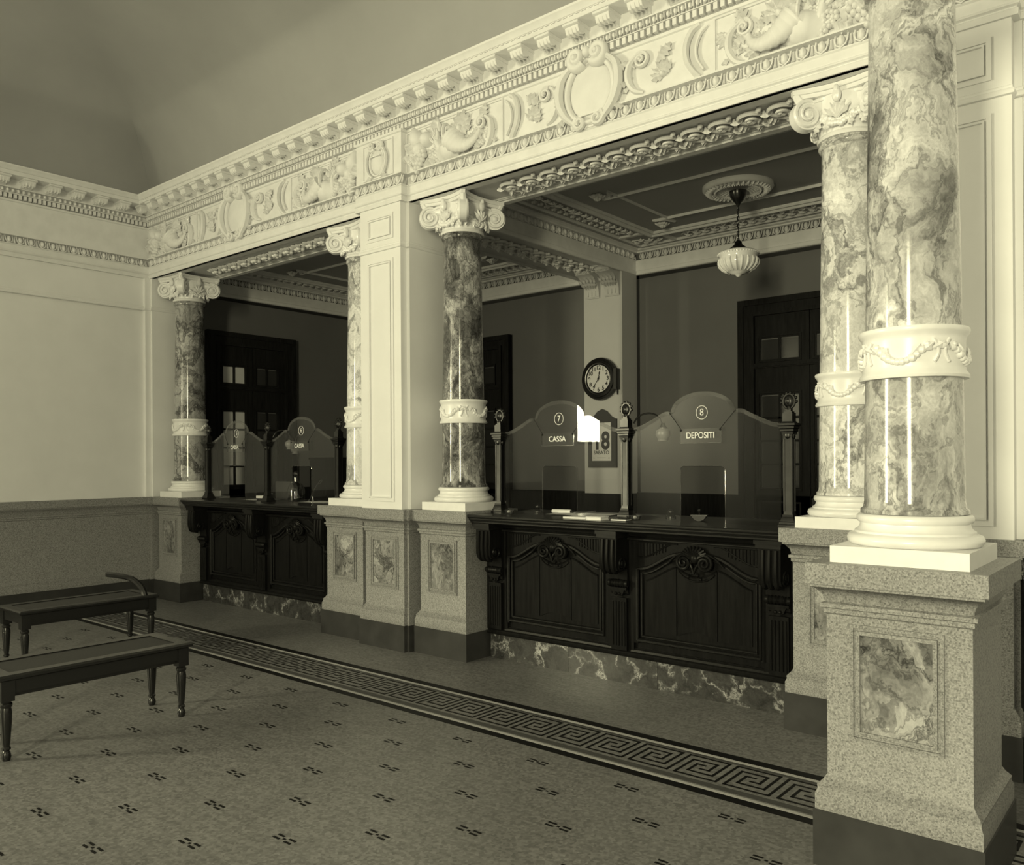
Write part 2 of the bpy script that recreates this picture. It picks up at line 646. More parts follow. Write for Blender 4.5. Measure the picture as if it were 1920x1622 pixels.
hall_window('window_1', -0.2, YR - 0.2, 0.9, vz1 - vz0, vz0, 0)
hall_window('window_2', XL - 0.24, -3.6, 0.76, wz1 - wz0, wz0, PI / 2)

# cove and ceiling
ceil = struct('ceiling')
cove = [(0.0, 4.45), (0.0, 4.70), (0.035, 4.80), (0.085, 4.92), (0.15, 5.04), (0.25, 5.17), (0.38, 5.30), (0.58, 5.44), (0.85, 5.57), (1.2, 5.67), (1.6, 5.72), (2.05, 5.74)]
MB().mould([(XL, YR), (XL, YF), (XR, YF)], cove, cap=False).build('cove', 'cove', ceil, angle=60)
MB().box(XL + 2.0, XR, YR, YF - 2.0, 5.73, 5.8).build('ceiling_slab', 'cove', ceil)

# front wall: beam body over the openings, plain wall beyond the last pier
wf = struct('wall_front')
MB().box(XL - 0.3, XR, YF + 0.02, YB, ZS + 0.03, 6.0).build('beam_body', 'plaster', wf)
MB().box(-0.684, XR, YF + 0.02, YB, 0, ZS + 0.03).build('wall_body', 'plaster', wf)

# ------------------------------------------------------------------ granite dado profile
DARK = [(0.042, 0.0), (0.042, 0.213)]
GRAN = [(0.036, 0.213), (0.036, 0.272), (0.028, 0.29), (0.03, 0.305), (0.012, 0.325), (0.0, 0.345), (0.0, 0.955), (0.008, 0.962), (0.008, 0.978),
        (0.018, 0.982), (0.018, 0.998), (0.006, 1.004), (0.012, 1.03), (0.032, 1.055), (0.046, 1.062), (0.046, 1.072), (0.06, 1.074), (0.06, ZG), (-0.05, ZG)]


def dado(parent, path, closed=False):
    MB().mould(path, GRAN, closed).build('granite_dado', 'granite', parent)
    MB().mould(path, DARK + [(-0.02, 0.213)], closed).build('dark_plinth', 'dark_stone', parent)


def inlay(parent, x, y, w, z0, z1):
    """marble inlay with a stepped frame on a face at y"""
    MB().box(x - w / 2, x + w / 2, y - 0.004, y + 0.004, z0, z1).build('marble_panel', 'inlay', parent)
    f = MB()
    for g, t, d in ((0.0, 0.014, 0.012), (0.024, 0.012, 0.009)):
        a, b, c, e = x - w / 2 - g, x + w / 2 + g, z0 - g, z1 + g
        f.box(a - t, a, y - d, y + 0.003, c - t, e + t).box(b, b + t, y - d, y + 0.003, c - t, e + t)
        f.box(a, b, y - d, y + 0.003, c - t, c).box(a, b, y - d, y + 0.003, e, e + t)
    f.build('panel_frame', 'granite', parent)


# end wall dado, running into the corner pier
dado(wl, [(XL - 0.036 + 0.03, YR), (XL - 0.006, YF - 0.03), (XL + 0.0, YF - 0.03), (XL + 0.0, YF), (-9.325, YF), (-9.325, YB)])
dado(wf, [(-0.69, YF), (XR, YF)])


# ------------------------------------------------------------------ piers (white pilasters)
def rect_frame(mb, x0, x1, z0, z1, y, t, d):
    mb.box(x0, x0 + t, y - d, y + 0.002, z0, z1).box(x1 - t, x1, y - d, y + 0.002, z0, z1)
    mb.box(x0 + t, x1 - t, y - d, y + 0.002, z0, z0 + t).box(x0 + t, x1 - t, y - d, y + 0.002, z1 - t, z1)


def make_pier(cx, label):
    p = thing('pier', label, 'pier', (cx, 0, 0), group=None)
    p['kind'] = 'structure'
    MB().box(-0.285, 0.285, YF + 0.005, YB - 0.01, ZG, ZS).build('core', 'plaster', p)
    MB().box(-0.25, 0.25, YP, YF + 0.01, ZG, ZS).build('pilaster', 'plaster', p)
    fr = MB()
    rect_frame(fr, -0.165, 0.165, 1.215, 3.215, YP, 0.022, 0.010)
    rect_frame(fr, -0.135, 0.135, 1.245, 3.185, YP, 0.010, 0.016)
    fr.build('panel_moulding', 'plaster', p)
    fr = MB()
    rect_frame(fr, -0.165, 0.165, 3.375, 3.585, YP, 0.022, 0.010)
    rect_frame(fr, -0.135, 0.135, 3.405, 3.555, YP, 0.010, 0.016)
    fr.build('panel_moulding', 'plaster', p)
    MB().mould([(-0.285, YB - 0.02), (-0.285, YF), (-0.25, YF), (-0.25, YP), (0.25, YP), (0.25, YF), (0.285, YF), (0.285, YB - 0.02)],
               [(0, 3.285), (0.010, 3.29), (0.014, 3.302), (0.010, 3.314), (0.004, 3.318), (0.004, 3.33), (0, 3.334)]).build('neck_moulding', 'plaster', p)
    dado(p, [(-0.265, YB), (-0.265, YF), (-0.24, YF), (-0.24, YF - 0.03), (0.24, YF - 0.03), (0.24, YF), (0.265, YF), (0.265, YB)])
    inlay(p, 0, YF - 0.03, 0.27, 0.53, 0.89)
    return p


make_pier(PIERS[1], 'white panelled plaster pier on granite dado between the two counters')
make_pier(PIERS[2], 'white panelled plaster pier beside the pale marble columns')
cp = struct('wall_corner_pier')
MB().box(XL - 0.1, -9.305, YF + 0.005, YB - 0.01, ZG, ZS).build('core', 'plaster', cp)
MB().box(XL - 0.1, -9.335, YP, YF + 0.01, ZG, ZS).build('pilaster', 'plaster', cp)
MB().mould([(XL, YP - 2.5), (XL, YP), (-9.335, YP), (-9.335, YF), (-9.305, YF), (-9.305, YB - 0.02)],
           [(0, 3.285), (0.010, 3.29), (0.014, 3.302), (0.010, 3.314), (0.004, 3.318), (0.004, 3.33), (0, 3.334)]).build('neck_moulding', 'plaster', cp)


# ------------------------------------------------------------------ pedestals
def make_pedestal(loc, label, rz=0.0, sides=(1, 0, 0, 0)):
    p = thing('pedestal', label, 'pedestal', loc, rz)
    h = 0.25
    path = [(-h, -h), (h, -h), (h, h), (-h, h)]
    MB().mould(path, GRAN, True).build('granite_body', 'granite', p)
    MB().prism([(-0.3, -0.3), (0.3, -0.3), (0.3, 0.3), (-0.3, 0.3)], ZG - 0.02, ZG - 0.001, axis='z').build('cap_slab', 'granite', p)
    MB().mould(path, DARK + [(-0.02, 0.213)], True).build('dark_plinth', 'dark_stone', p)
    inlay(p, 0, -h, 0.25, 0.53, 0.89)
    return p


PED_L = ('granite pedestal with marble inlay in the far corner under the grey column',
         'granite pedestal with marble inlay under the column half hidden by the white pier',
         'granite pedestal with marble inlay under the dark mottled column',
         'granite pedestal with marble inlay at the end of the counter numbered 8')
ped0 = make_pedestal((COLS[0], CY, 0), PED_L[0])
for x, lb in zip(COLS[1:], PED_L[1:]):
    dup(ped0, (x, CY, 0), lb)
NEAR = (-0.88, 3.45, 0)
dup(ped0, NEAR, 'large granite pedestal standing free in front of the facade')


# ------------------------------------------------------------------ columns
def leaf_into(mb, mat, L=0.1, Wd=0.06, lobes=3, h=0.012, curl=0.0):
    """a lobed leaf lying in the local xz plane, base at the origin, tip at +z, raised toward -y"""
    n = lobes * 4 + 1
    left, right, mid = [], [], []
    for i in range(n):
        t = i / (n - 1)
        wv = Wd * 0.5 * math.sin(PI * min(1, t * 0.92 + 0.08)) * (0.72 + 0.28 * math.cos(2 * PI * lobes * t))
        yy = -h * math.sin(PI * t) - curl * t * t
        mid.append((0, yy - h * 0.5, L * t))
        left.append((-wv, yy * 0.3 - curl * t * t * 0.7, L * t + wv * 0.25))
        right.append((wv, yy * 0.3 - curl * t * t * 0.7, L * t + wv * 0.25))
    vs = left + mid + right
    fs = []
    for i in range(n - 1):
        fs.append((i, i + 1, n + i + 1, n + i))
        fs.append((n + i, n + i + 1, 2 * n + i + 1, 2 * n + i))
    mb.add(vs, fs, mat)


def capital(parent, z0):
    H = ZS - z0
    MB().lathe([(0.150, 0), (0.172, 0.0), (0.178, 0.012), (0.172, 0.024), (0.166, 0.03), (0.168, 0.06), (0.178, 0.10), (0.19, 0.15), (0.19, H - 0.05), (0, H - 0.05)], 36, (0, 0, z0)).build('bell', 'white_marble', parent)
    # abacus with hollow sides
    ab = MB()
    for k, (s, za, zb) in enumerate(((0.93, H - 0.052, H - 0.03), (1.0, H - 0.03, H - 0.002))):
        out = []
        for q in range(4):
            a = PI / 2 * q
            for t in range(9):
                w = -1 + 2 * t / 8
                x, y = 0.232 * w, -(0.205 + 0.047 * w * w)
                x, y = x * s, y * s
                out.append((x * math.cos(a) - y * math.sin(a), x * math.sin(a) + y * math.cos(a)))
        ab.prism(out, z0 + za, z0 + zb, axis='z')
    ab.build('abacus', 'white_marble', parent, angle=25)
    # one corner volute: a scroll standing in the plane of the diagonal, carved on both faces
    vol = MB()
    R45 = Matrix.Rotation(-PI / 4, 4, 'Z') @ Matrix.Translation((0.262, 0, z0 + 0.140))
    vol.add(*disc(0.088, 0.052), R45)
    vol.tube([(-0.15, 0, 0.055), (-0.08, 0, 0.055), (-0.02, 0, 0.05), (0.03, 0, 0.06)], [0.06, 0.05, 0.038, 0.03], 10, R45)
    for sg in (-1, 1):
        pts = [(x, sg * y, z) for x, y, z in spiral(0, 0, 0.081, 0.015, 110, -2.0, 36, 0.027, 0.014)]
        vol.tube(pts, [0.014 - 0.006 * i / 36 for i in range(37)], 6, R45)
        vol.ball((0, sg * 0.038, 0), (0.024, 0.014, 0.024), 8, 5, R45)
        vol.tube(smooth_pts([(-0.03, sg * 0.03, 0.068), (-0.085, sg * 0.05, 0.085), (-0.14, sg * 0.10, 0.09)], 4), [0.014] * 9, 6, R45)
    vol.tube([(0.02, 0, 0.07), (0.045, 0, 0.10), (0.06, 0, 0.125)], [0.03, 0.026, 0.022], 8, R45)
    vm = vol.mesh('volute', 'white_marble')
    gar = MB()
    rr = random.Random(3)
    for i in range(30):
        t = -1 + 2 * (i % 15) / 14
        a = math.radians(-90 + 33 * t)
        lay = i // 15
        rad = 0.188 + 0.008 * rr.random() - 0.01 * lay
        z = z0 + 0.052 + 0.05 * t * t + 0.022 * lay + 0.01 * rr.random()
        gar.ball((rad * math.cos(a), rad * math.sin(a), z), 0.0135 + 0.007 * rr.random(), 7, 5)
    for t in (-1, -0.5, 0.5, 1):
        leaf_into(gar, Matrix.Translation((0.19 * math.sin(0.6 * t), -0.195 * math.cos(0.6 * t), z0 + 0.10)) @ Matrix.Rotation(PI - 0.5 * t, 4, 'Y'), 0.075, 0.05, 3)
    gm = gar.mesh('garland', 'white_marble')
    bud = MB()
    for i in range(5):
        a = (i - 2) * 0.42
        leaf_into(bud, Matrix.Translation((0, -0.2, z0 + 0.085)) @ Matrix.Rotation(a, 4, 'Y'), 0.10, 0.04, 2, 0.014)
    bud.ball((0, -0.215, z0 + 0.205), (0.026, 0.024, 0.04), 8, 6)
    bud.ball((0, -0.222, z0 + 0.238), (0.016, 0.016, 0.026), 8, 5)
    bm = bud.mesh('bud', 'white_marble')
    for q in range(4):
        r = (0, 0, q * PI / 2)
        put('volute', vm, parent, (0, 0, 0), r)
        put('garland', gm, parent, (0, 0, 0), r)
        put('bud', bm, parent, (0, 0, 0), r)


def disc(r, th, n=28):
    vs = [(r * math.cos(2 * PI * i / n), -th / 2, r * math.sin(2 * PI * i / n)) for i in range(n)]
    vs += [(x * 0.96, th / 2, z * 0.96) for x, y, z in vs]
    fs = [tuple(range(n))[::1], tuple(range(2 * n - 1, n - 1, -1))]
    fs += [(i, i + n, (i + 1) % n + n, (i + 1) % n) for i in range(n)]
    return vs, fs


ZB0, ZB1, ZC0 = 1.85, 2.036, 3.372       # carved band, foot of the capital


def make_column(loc, label, marble, rz=0.0):
    c = thing('column', label, 'column', loc, rz)
    MB().box(-0.24, 0.24, -0.24, 0.24, ZG, 1.216).build('plinth', 'white_marble', c)
    MB().lathe([(0.20, 1.216), (0.228, 1.217), (0.24, 1.228), (0.242, 1.24), (0.236, 1.254), (0.222, 1.26), (0.214, 1.262), (0.214, 1.27), (0.204, 1.275), (0.196, 1.286), (0.194, 1.30),
                (0.199, 1.302), (0.204, 1.306), (0.207, 1.315), (0.206, 1.326), (0.198, 1.334), (0.15, 1.336)], 48).build('base', 'white_marble', c, angle=50)
    MB().lathe([(0.15, 1.336), (0.192, 1.337), (0.192, 1.352), (0.182, 1.36), (0.178, 1.385), (0.176, 1.55), (0.1725, ZB0)], 48).build('lower_shaft', marble, c, angle=50)
    MB().lathe([(0.1700, ZB1), (0.1665, 2.3), (0.160, 2.7), (0.155, 3.0), (0.152, 3.30), (0.153, 3.325), (0.166, 3.332), (0.171, 3.345), (0.166, 3.358), (0.158, 3.362), (0.158, ZC0 + 0.005)], 48).build('upper_shaft', marble, c, angle=50)
    b = MB().lathe([(0.16, ZB0 - 0.004), (0.192, ZB0 - 0.002), (0.195, ZB0 + 0.008), (0.190, ZB0 + 0.018), (0.183, ZB0 + 0.026), (0.181, ZB0 + 0.04), (0.181, ZB1 - 0.045), (0.184, ZB1 - 0.03), (0.194, ZB1 - 0.02), (0.197, ZB1 - 0.008), (0.194, ZB1), (0.16, ZB1 + 0.002)], 48).build('band', 'white_marble', c, angle=40)
    rl = MB()
    rr = random.Random(11)
    for q in range(4):
        a0 = q * PI / 2
        for i in range(12):                               # a hanging festoon with fruit
            t = -1 + 2 * i / 11
            a = a0 + 0.5 * t
            z = ZB0 + 0.055 + 0.06 * t * t
            rl.ball((0.184 * math.cos(a), 0.184 * math.sin(a), z), 0.012 + 0.007 * rr.random() * (1.3 - abs(t)), 7, 5)
        for s in (-1, 1):                                  # ribbons and leaves
            a = a0 + s * 0.62
            pts = [(0.186 * math.cos(a + 0.1 * s * math.sin(3 * k)), 0.186 * math.sin(a + 0.1 * s * math.sin(3 * k)), ZB1 - 0.05 - 0.085 * k) for k in [i / 8 for i in range(9)]]
            rl.tube(pts, 0.006, 5)
            for k in range(3):
                aa = a0 + s * (0.2 + 0.2 * k)
                leaf_into(rl, Matrix.Rotation(aa + PI / 2, 4, 'Z') @ Matrix.Translation((0, -0.184, ZB0 + 0.075 + 0.012 * k)) @ Matrix.Rotation(s * (0.7 + 0.2 * k), 4, 'Y'), 0.055, 0.035, 2, 0.008)
    rl.build('relief', 'white_marble', b)
    capital(c, ZC0)
    return c


c0 = make_column((COLS[0], CY, 0), 'polished grey marble column with dark veins beside the glazed office door', 'marble_dim')


def column_like(loc, label, marble, rz):
    c = dup(c0, loc, label, rz)
    for ch in c.children:
        if ch.name.startswith(('lower_shaft', 'upper_shaft')):
            ch.data = ch.data.copy()
            ch.data.materials[0] = M[marble]
    return c


column_like((COLS[1], CY, 0), 'pale marble column half hidden behind the white pier', 'marble_light', 0.0)
column_like((COLS[2], CY, 0), 'dark mottled breccia column left of the glass screen numbered 7', 'marble_dark', 0.0)
column_like((COLS[3], CY, 0), 'pale polished marble column right of the glass screen numbered 8', 'marble_light', 0.0)
column_like(NEAR, 'cloudy veined marble column standing free in front of the facade', 'marble_near', 0.0)

# ------------------------------------------------------------------ entablature
ent = struct('trim_1', 'white stucco entablature with carved fruit frieze over the columns')
pl, pr = [], []
low_path = [(XL, YR), (XL, YF)]
for cx in PIERS[1:]:
    low_path += [(cx - 0.29, YF), (cx - 0.29, YP - 0.005), (cx + 0.27, YP - 0.005), (cx + 0.27, YF)]
low_path += [(XR, YF)]
hi_path = [(XL, YR), (XL, YF), (XR, YF)]
MB().mould(low_path, [(-0.03, ZS), (0.010, ZS), (0.012, ZS + 0.03), (0.004, ZS + 0.036), (0.004, ZS + 0.042), (0.016, ZS + 0.05), (0.016, 3.715), (0.004, 3.722), (0.004, 3.775), (0.012, 3.783), (0.012, 3.79),
                      (-0.034, 3.794), (-0.034, 3.864), (0.038, 3.866), (0.038, 3.876), (0.0, 3.878), (0.0, 4.212), (0.012, 4.218), (0.014, 4.236), (-0.03, 4.238)], cap=False).build('architrave', 'stucco', ent, angle=30)
MB().mould(hi_path, [(-0.03, 4.236), (0.022, 4.238), (-0.012, 4.24), (-0.012, 4.284), (0.05, 4.286), (0.05, 4.292), (0.028, 4.296), (0.03, 4.334), (0.074, 4.336), (0.074, 4.345), (0.062, 4.346), (0.062, 4.425), (0.205, 4.426), (0.212, 4.43),
                     (0.212, 4.458), (0.205, 4.461), (0.205, 4.468), (0.214, 4.472), (0.222, 4.488), (0.242, 4.508), (0.245, 4.522), (-0.03, 4.53)], cap=False).build('cornice', 'stucco', ent, angle=30)

# egg and dart
eg = MB()
eg.ball((0, 0.002, 0), (0.021, 0.026, 0.034), 10, 6)
eg.tube([(-0.034, 0.004, 0.036), (-0.034, -0.004, 0.0), (-0.026, -0.006, -0.026), (0, -0.004, -0.042), (0.026, -0.006, -0.026), (0.034, -0.004, 0), (0.034, 0.004, 0.036)], 0.0055, 5)
eg.tube([(0.0525, 0.004, 0.03), (0.0525, -0.004, -0.036)], [0.003, 0.010], 4)
egg_me = eg.mesh('egg', 'stucco')
egg_office = eg.mesh('egg', 'office_stucco')


def eggs(parent, p0, p1, z, me, sp=0.105, rz=0.0, s=1.0, y=None):
    p0, p1 = Vector(p0), Vector(p1)
    n = max(1, int(round((p1 - p0).length / sp)))
    for i in range(n):
        q = p0 + (p1 - p0) * ((i + 0.5) / n)
        put('egg', me, parent, (q.x, q.y, z), (math.radians(-8), 0, rz), (s, s, s))


ey = 0.006
xs = XL + 0.02
for cx in PIERS[1:]:
    eggs(ent, (xs, YF - ey), (cx - 0.30, YF - ey), 3.829, egg_me)
    eggs(ent, (cx - 0.31, YP - 0.005 - ey), (cx + 0.29, YP - 0.005 - ey), 3.829, egg_me)
    xs = cx + 0.30
eggs(ent, (xs, YF - ey), (xs + 0.42, YF - ey), 3.829, egg_me)
eggs(ent, (XL + ey, 2.6), (XL + ey, YF - 0.04), 3.829, egg_me, rz=PI / 2)

# small courses, each piece too small to pick apart
de = MB()
x = XL + 0.05
while x < 0.4:
    de.box(x, x + 0.027, YF - 0.048, YF + 0.01, 4.241, 4.283)
    x += 0.046
y = 2.2
while y < YF - 0.06:
    de.box(XL - 0.01, XL + 0.048, y, y + 0.027, 4.241, 4.283)
    y += 0.046
de.build('dentil_course', 'stucco', ent)['kind'] = 'stuff'
se = MB()
x = XL + 0.09
while x < 0.4:
    se.ball((x, YF - 0.058, 4.314), (0.014, 0.016, 0.02), 6, 4)
    se.box(x + 0.022, x + 0.028, YF - 0.07, YF - 0.05, 4.298, 4.333)
    x += 0.05
y = 2.2
while y < YF - 0.09:
    se.ball((XL + 0.058, y, 4.314), (0.016, 0.014, 0.02), 6, 4)
    y += 0.05
se.build('leaf_course', 'stucco', ent)['kind'] = 'stuff'
be = MB()
x = XL + 0.24
while x < 0.4:
    be.box(x, x + 0.03, YF - 0.2135, YF - 0.2, 4.4615, 4.4675)
    x += 0.05
be.build('bead_course', 'stucco', ent)['kind'] = 'stuff'

# modillions
mo = MB()
prof = [(-0.055, 4.345), (-0.055, 4.424), (-0.205, 4.424), (-0.205, 4.412), (-0.196, 4.408), (-0.193, 4.385), (-0.18, 4.362), (-0.155, 4.352), (-0.13, 4.36), (-0.115, 4.372), (-0.095, 4.362), (-0.08, 4.35)]
mo.prism([(y, z) for y, z in prof], -0.052, 0.052, axis='x')
mo.prism([(-0.05, 4.402), (-0.05, 4.424), (-0.212, 4.424), (-0.212, 4.41), (-0.2, 4.402)], -0.062, 0.062, axis='x')
for sx in (-0.03, 0, 0.03):
    mo.tube([(sx, -0.19, 4.39), (sx, -0.18, 4.357), (sx, -0.155, 4.348), (sx, -0.12, 4.364), (sx, -0.09, 4.356)], 0.007, 5)
mo_me = mo.mesh('modillion', 'stucco')
x = XL + 0.16
while x < 0.4:
    put('modillion', mo_me, ent, (x, YF, 0))
    x += 0.2395
y = YF - 0.36
while y > 2.3:
    put('modillion', mo_me, ent, (XL, y, 0), (0, 0, PI / 2))
    y -= 0.2395

# ------------------------------------------------------------------ carved frieze
OR = {}


def orn(name, fn):
    mb = MB()
    fn(mb)
    OR[name] = mb.mesh(name, 'stucco', angle=50)


def _melon(mb):
    mb.ball((0, 0, 0), (0.15, 0.06, 0.10), 24, 9, None, lambda i: 0.8 + 0.2 * abs(math.cos(i * PI / 6)))
    mb.tube([(0.14, -0.01, 0.0), (0.17, -0.015, 0.02)], [0.012, 0.006], 6)


def _pear(mb):
    mb.lathe([(0.0, -0.075), (0.035, -0.07), (0.055, -0.045), (0.06, -0.015), (0.052, 0.02), (0.036, 0.05), (0.022, 0.078), (0.0, 0.088)], 14, (0, 0, 0), Matrix.Scale(0.75, 4, (0, 1, 0)))
    mb.tube([(0, 0, 0.085), (0.01, 0, 0.11)], 0.005, 5)


def _apple(mb):
    mb.ball((0, 0, 0), (0.058, 0.048, 0.054), 14, 8)
    mb.tube([(0, -0.01, 0.05), (0.01, -0.012, 0.072)], 0.004, 5)


def _grapes(mb):
    rr = random.Random(5)
    for j, n in enumerate((4, 5, 4, 3, 2, 1)):
        for i in range(n):
            mb.ball(((i - (n - 1) / 2) * 0.034, -0.012 - 0.01 * rr.random(), 0.07 - 0.032 * j), 0.0205, 7, 5)


def _wheat(mb):
    rr = random.Random(8)
    for i in range(34):
        a = (rr.random() - 0.5) * 1.0
        r = 0.04 + 0.17 * rr.random()
        mt = Matrix.Translation((r * math.sin(a), -0.012 - 0.012 * rr.random(), r * math.cos(a))) @ Matrix.Rotation(a, 4, 'Y')
        mb.ball((0, 0, 0), (0.009, 0.010, 0.036), 6, 4, mt)
    mb.tube([(0, 0, -0.06), (0, -0.012, 0.05)], [0.018, 0.03], 8)


def _leaf(mb):
    leaf_into(mb, Matrix.Translation((0, -0.004, 0)), 0.17, 0.13, 4, 0.028, 0.01)
    mb.tube([(0, -0.004, 0), (0, -0.04, 0.09), (0, -0.02, 0.17)], [0.008, 0.006, 0.003], 5)


def _acanthus(mb):
    for i in range(7):
        a = (i - 3) * 0.42
        leaf_into(mb, Matrix.Rotation(a, 4, 'Y'), 0.15 - 0.012 * abs(i - 3), 0.065, 3, 0.022, 0.012)
    mb.ball((0, -0.02, 0.01), 0.024, 8, 5)


def _scroll(mb):
    pts = smooth_pts([(0.02, 0, -0.13), (-0.05, -0.008, -0.10), (-0.09, -0.012, -0.02), (-0.08, -0.012, 0.07), (-0.02, -0.01, 0.13)], 5)
    mb.tube(pts, [0.012 + 0.014 * math.sin(PI * i / (len(pts) - 1)) for i in range(len(pts))], 7)
    sp = spiral(0.012, 0.082, 0.055, 0.012, 122, -1.6, 26, -0.012, -0.018)
    mb.tube(sp, [0.016 - 0.008 * i / 26 for i in range(27)], 7)
    mb.ball((0.012, -0.03, 0.082), 0.014, 8, 5)
    for k in range(3):
        leaf_into(mb, Matrix.Translation((-0.08 + 0.02 * k, -0.006, -0.07 + 0.06 * k)) @ Matrix.Rotation(-1.9 + 0.5 * k, 4, 'Y'), 0.07, 0.045, 2, 0.012)


def _bracket(mb):
    mb.tube(smooth_pts([(0.05, 0, 0.165), (0.0, -0.012, 0.13), (-0.035, -0.018, 0.05), (-0.03, -0.018, -0.05), (0.015, -0.012, -0.13), (0.045, 0, -0.165)], 6), 0.019, 7)
    mb.tube(smooth_pts([(0.10, 0, 0.14), (0.06, -0.01, 0.10), (0.03, -0.012, 0.03), (0.035, -0.012, -0.05), (0.08, -0.01, -0.13)], 6), 0.010, 6)


def _cartouche(mb):
    mb.ball((0, 0.004, 0), (0.145, 0.034, 0.165), 28, 10)
    rim = [(0.158 * math.cos(2 * PI * i / 40), -0.006, 0.178 * math.sin(2 * PI * i / 40)) for i in range(41)]
    mb.tube(rim, 0.018, 8)
    mb.tube([(x * 1.13, y + 0.004, z * 1.13) for x, y, z in rim], 0.010, 6)
    for s in (-1, 1):
        sp = [(s * x, y, z) for x, y, z in spiral(0.072, 0.185, 0.058, 0.012, 220, 1.55, 28, -0.02, -0.022)]
        mb.tube(sp, [0.026 - 0.014 * i / 28 for i in range(29)], 8)
        mb.ball((s * 0.072, -0.04, 0.185), 0.02, 8, 5)
        mb.tube(smooth_pts([(s * 0.115, -0.02, 0.16), (s * 0.185, -0.022, 0.09), (s * 0.20, -0.022, -0.02), (s * 0.165, -0.02, -0.11), (s * 0.10, -0.02, -0.175)], 5), [0.014 + 0.012 * math.sin(PI * i / 20) for i in range(21)], 7)
        sp = [(s * x, y, z) for x, y, z in spiral(0.06, -0.175, 0.04, 0.01, 60, -1.4, 22, -0.018, -0.012)]
        mb.tube(sp, [0.016 - 0.008 * i / 22 for i in range(23)], 7)
        for k in range(3):
            leaf_into(mb, Matrix.Translation((s * (0.19 - 0.015 * k), -0.01, 0.05 - 0.09 * k)) @ Matrix.Rotation(s * (1.2 + 0.35 * k), 4, 'Y'), 0.075, 0.05, 3, 0.016)
    mb.ball((0, -0.03, 0.205), (0.028, 0.022, 0.034), 10, 6)


def _shield(mb):
    mb.ball((0, 0.002, 0), (0.075, 0.026, 0.10), 20, 8)
    mb.tube([(0.085 * math.cos(2 * PI * i / 28), -0.004, 0.11 * math.sin(2 * PI * i / 28)) for i in range(29)], 0.010, 6)
    for s in (-1, 1):
        sp = [(s * x, y, z) for x, y, z in spiral(0.045, 0.12, 0.036, 0.008, 220, 1.5, 22, -0.012, -0.014)]
        mb.tube(sp, [0.015 - 0.007 * i / 22 for i in range(23)], 7)
        mb.tube(smooth_pts([(s * 0.08, -0.012, 0.09), (s * 0.115, -0.012, 0.02), (s * 0.10, -0.012, -0.07), (s * 0.05, -0.01, -0.12)], 5), 0.011, 6)
        leaf_into(mb, Matrix.Translation((s * 0.06, -0.006, -0.10)) @ Matrix.Rotation(s * 2.2, 4, 'Y'), 0.075, 0.05, 3, 0.012)
    mb.tube([(-0.062, -0.022, 0.035), (0, -0.032, 0.03), (0.062, -0.022, 0.035)], 0.006, 5)


def _horn(mb):
    pts = smooth_pts([(-0.17, -0.005, 0.05), (-0.13, -0.02, -0.03), (-0.06, -0.03, -0.06), (0.02, -0.03, -0.03), (0.09, -0.02, 0.04)], 9)
    n = len(pts)
    mb.tube(pts, [0.008 + 0.075 * (i / (n - 1)) ** 1.2 * (1 + 0.13 * (i % 3 == 0)) for i in range(n)], 12, flat=0.5)
    mb.tube([(0.12 + 0.0 * k, -0.02 - 0.03 * math.cos(a), 0.065 + 0.08 * math.sin(a)) for k, a in enumerate([2 * PI * i / 16 for i in range(17)])], 0.010, 6)


for nm, fn in (('melon', _melon), ('pear', _pear), ('apple', _apple), ('grape_cluster', _grapes), ('wheat_sheaf', _wheat), ('leaf', _leaf), ('acanthus', _acanthus),
               ('scroll', _scroll), ('strap_bracket', _bracket), ('cartouche', _cartouche), ('shield', _shield), ('cornucopia', _horn)):
    orn(nm, fn)


def carve(nm, x, z, y=YF, rot=0.0, s=1.0, flip=False):
    put(nm, OR[nm], ent, (x, y, z), (0, rot, 0), (-s if flip else s, s * 1.45, s))


def fruit_panel(xc, side):
    """a heap of fruit with sheaf, horn and leaves; side=+1 keeps the heap's weight on the right"""
    items = [('cornucopia', -0.12, 4.00, 0.1, 1.15), ('melon', 0.02, 3.965, 0.15, 1.0), ('wheat_sheaf', 0.13, 4.0, 0.35, 1.05), ('apple', 0.27, 4.10, 0, 1.15), ('apple', 0.36, 4.04, 0.5, 1.05),
             ('pear', 0.40, 4.145, 0.4, 1.1), ('grape_cluster', 0.36, 3.95, -0.2, 1.0), ('leaf', 0.30, 4.02, 2.2, 1.0), ('leaf', 0.45, 4.0, 1.6, 0.9), ('leaf', 0.40, 3.99, 0.7, 1.0), ('acanthus', -0.10, 4.08, -0.3, 1.0),
             ('scroll', -0.33, 4.0, 0.0, 0.95), ('leaf', -0.30, 4.09, -0.5, 0.8), ('acanthus', -0.22, 3.93, -0.9, 0.8), ('apple', -0.02, 4.08, 0, 0.8), ('leaf', 0.18, 3.93, 1.9, 0.8), ('leaf', 0.22, 4.12, -0.6, 0.85),
             ('grape_cluster', 0.16, 3.95, 0.4, 0.75)]
    for nm, dx, z, r, s in items:
        carve(nm, xc + dx * side, z, YF, r * side, s, side < 0)
    rr = random.Random(int(xc * 100) % 97)
    for k in range(22):
        dx, z = rr.uniform(-0.44, 0.45), rr.uniform(3.91, 4.14)
        nm = rr.choice(('leaf', 'leaf', 'acanthus', 'grape_cluster', 'leaf'))
        carve(nm, xc + dx * side, z, YF + 0.006, rr.uniform(-2.6, 2.6), rr.uniform(0.42, 0.68), side < 0)
    # raised border round the heap
    f = MB()
    rect_frame(f, xc - 0.52, xc + 0.52, 3.88, 4.21, YF, 0.012, 0.012)
    f.build('panel_border', 'stucco', ent)


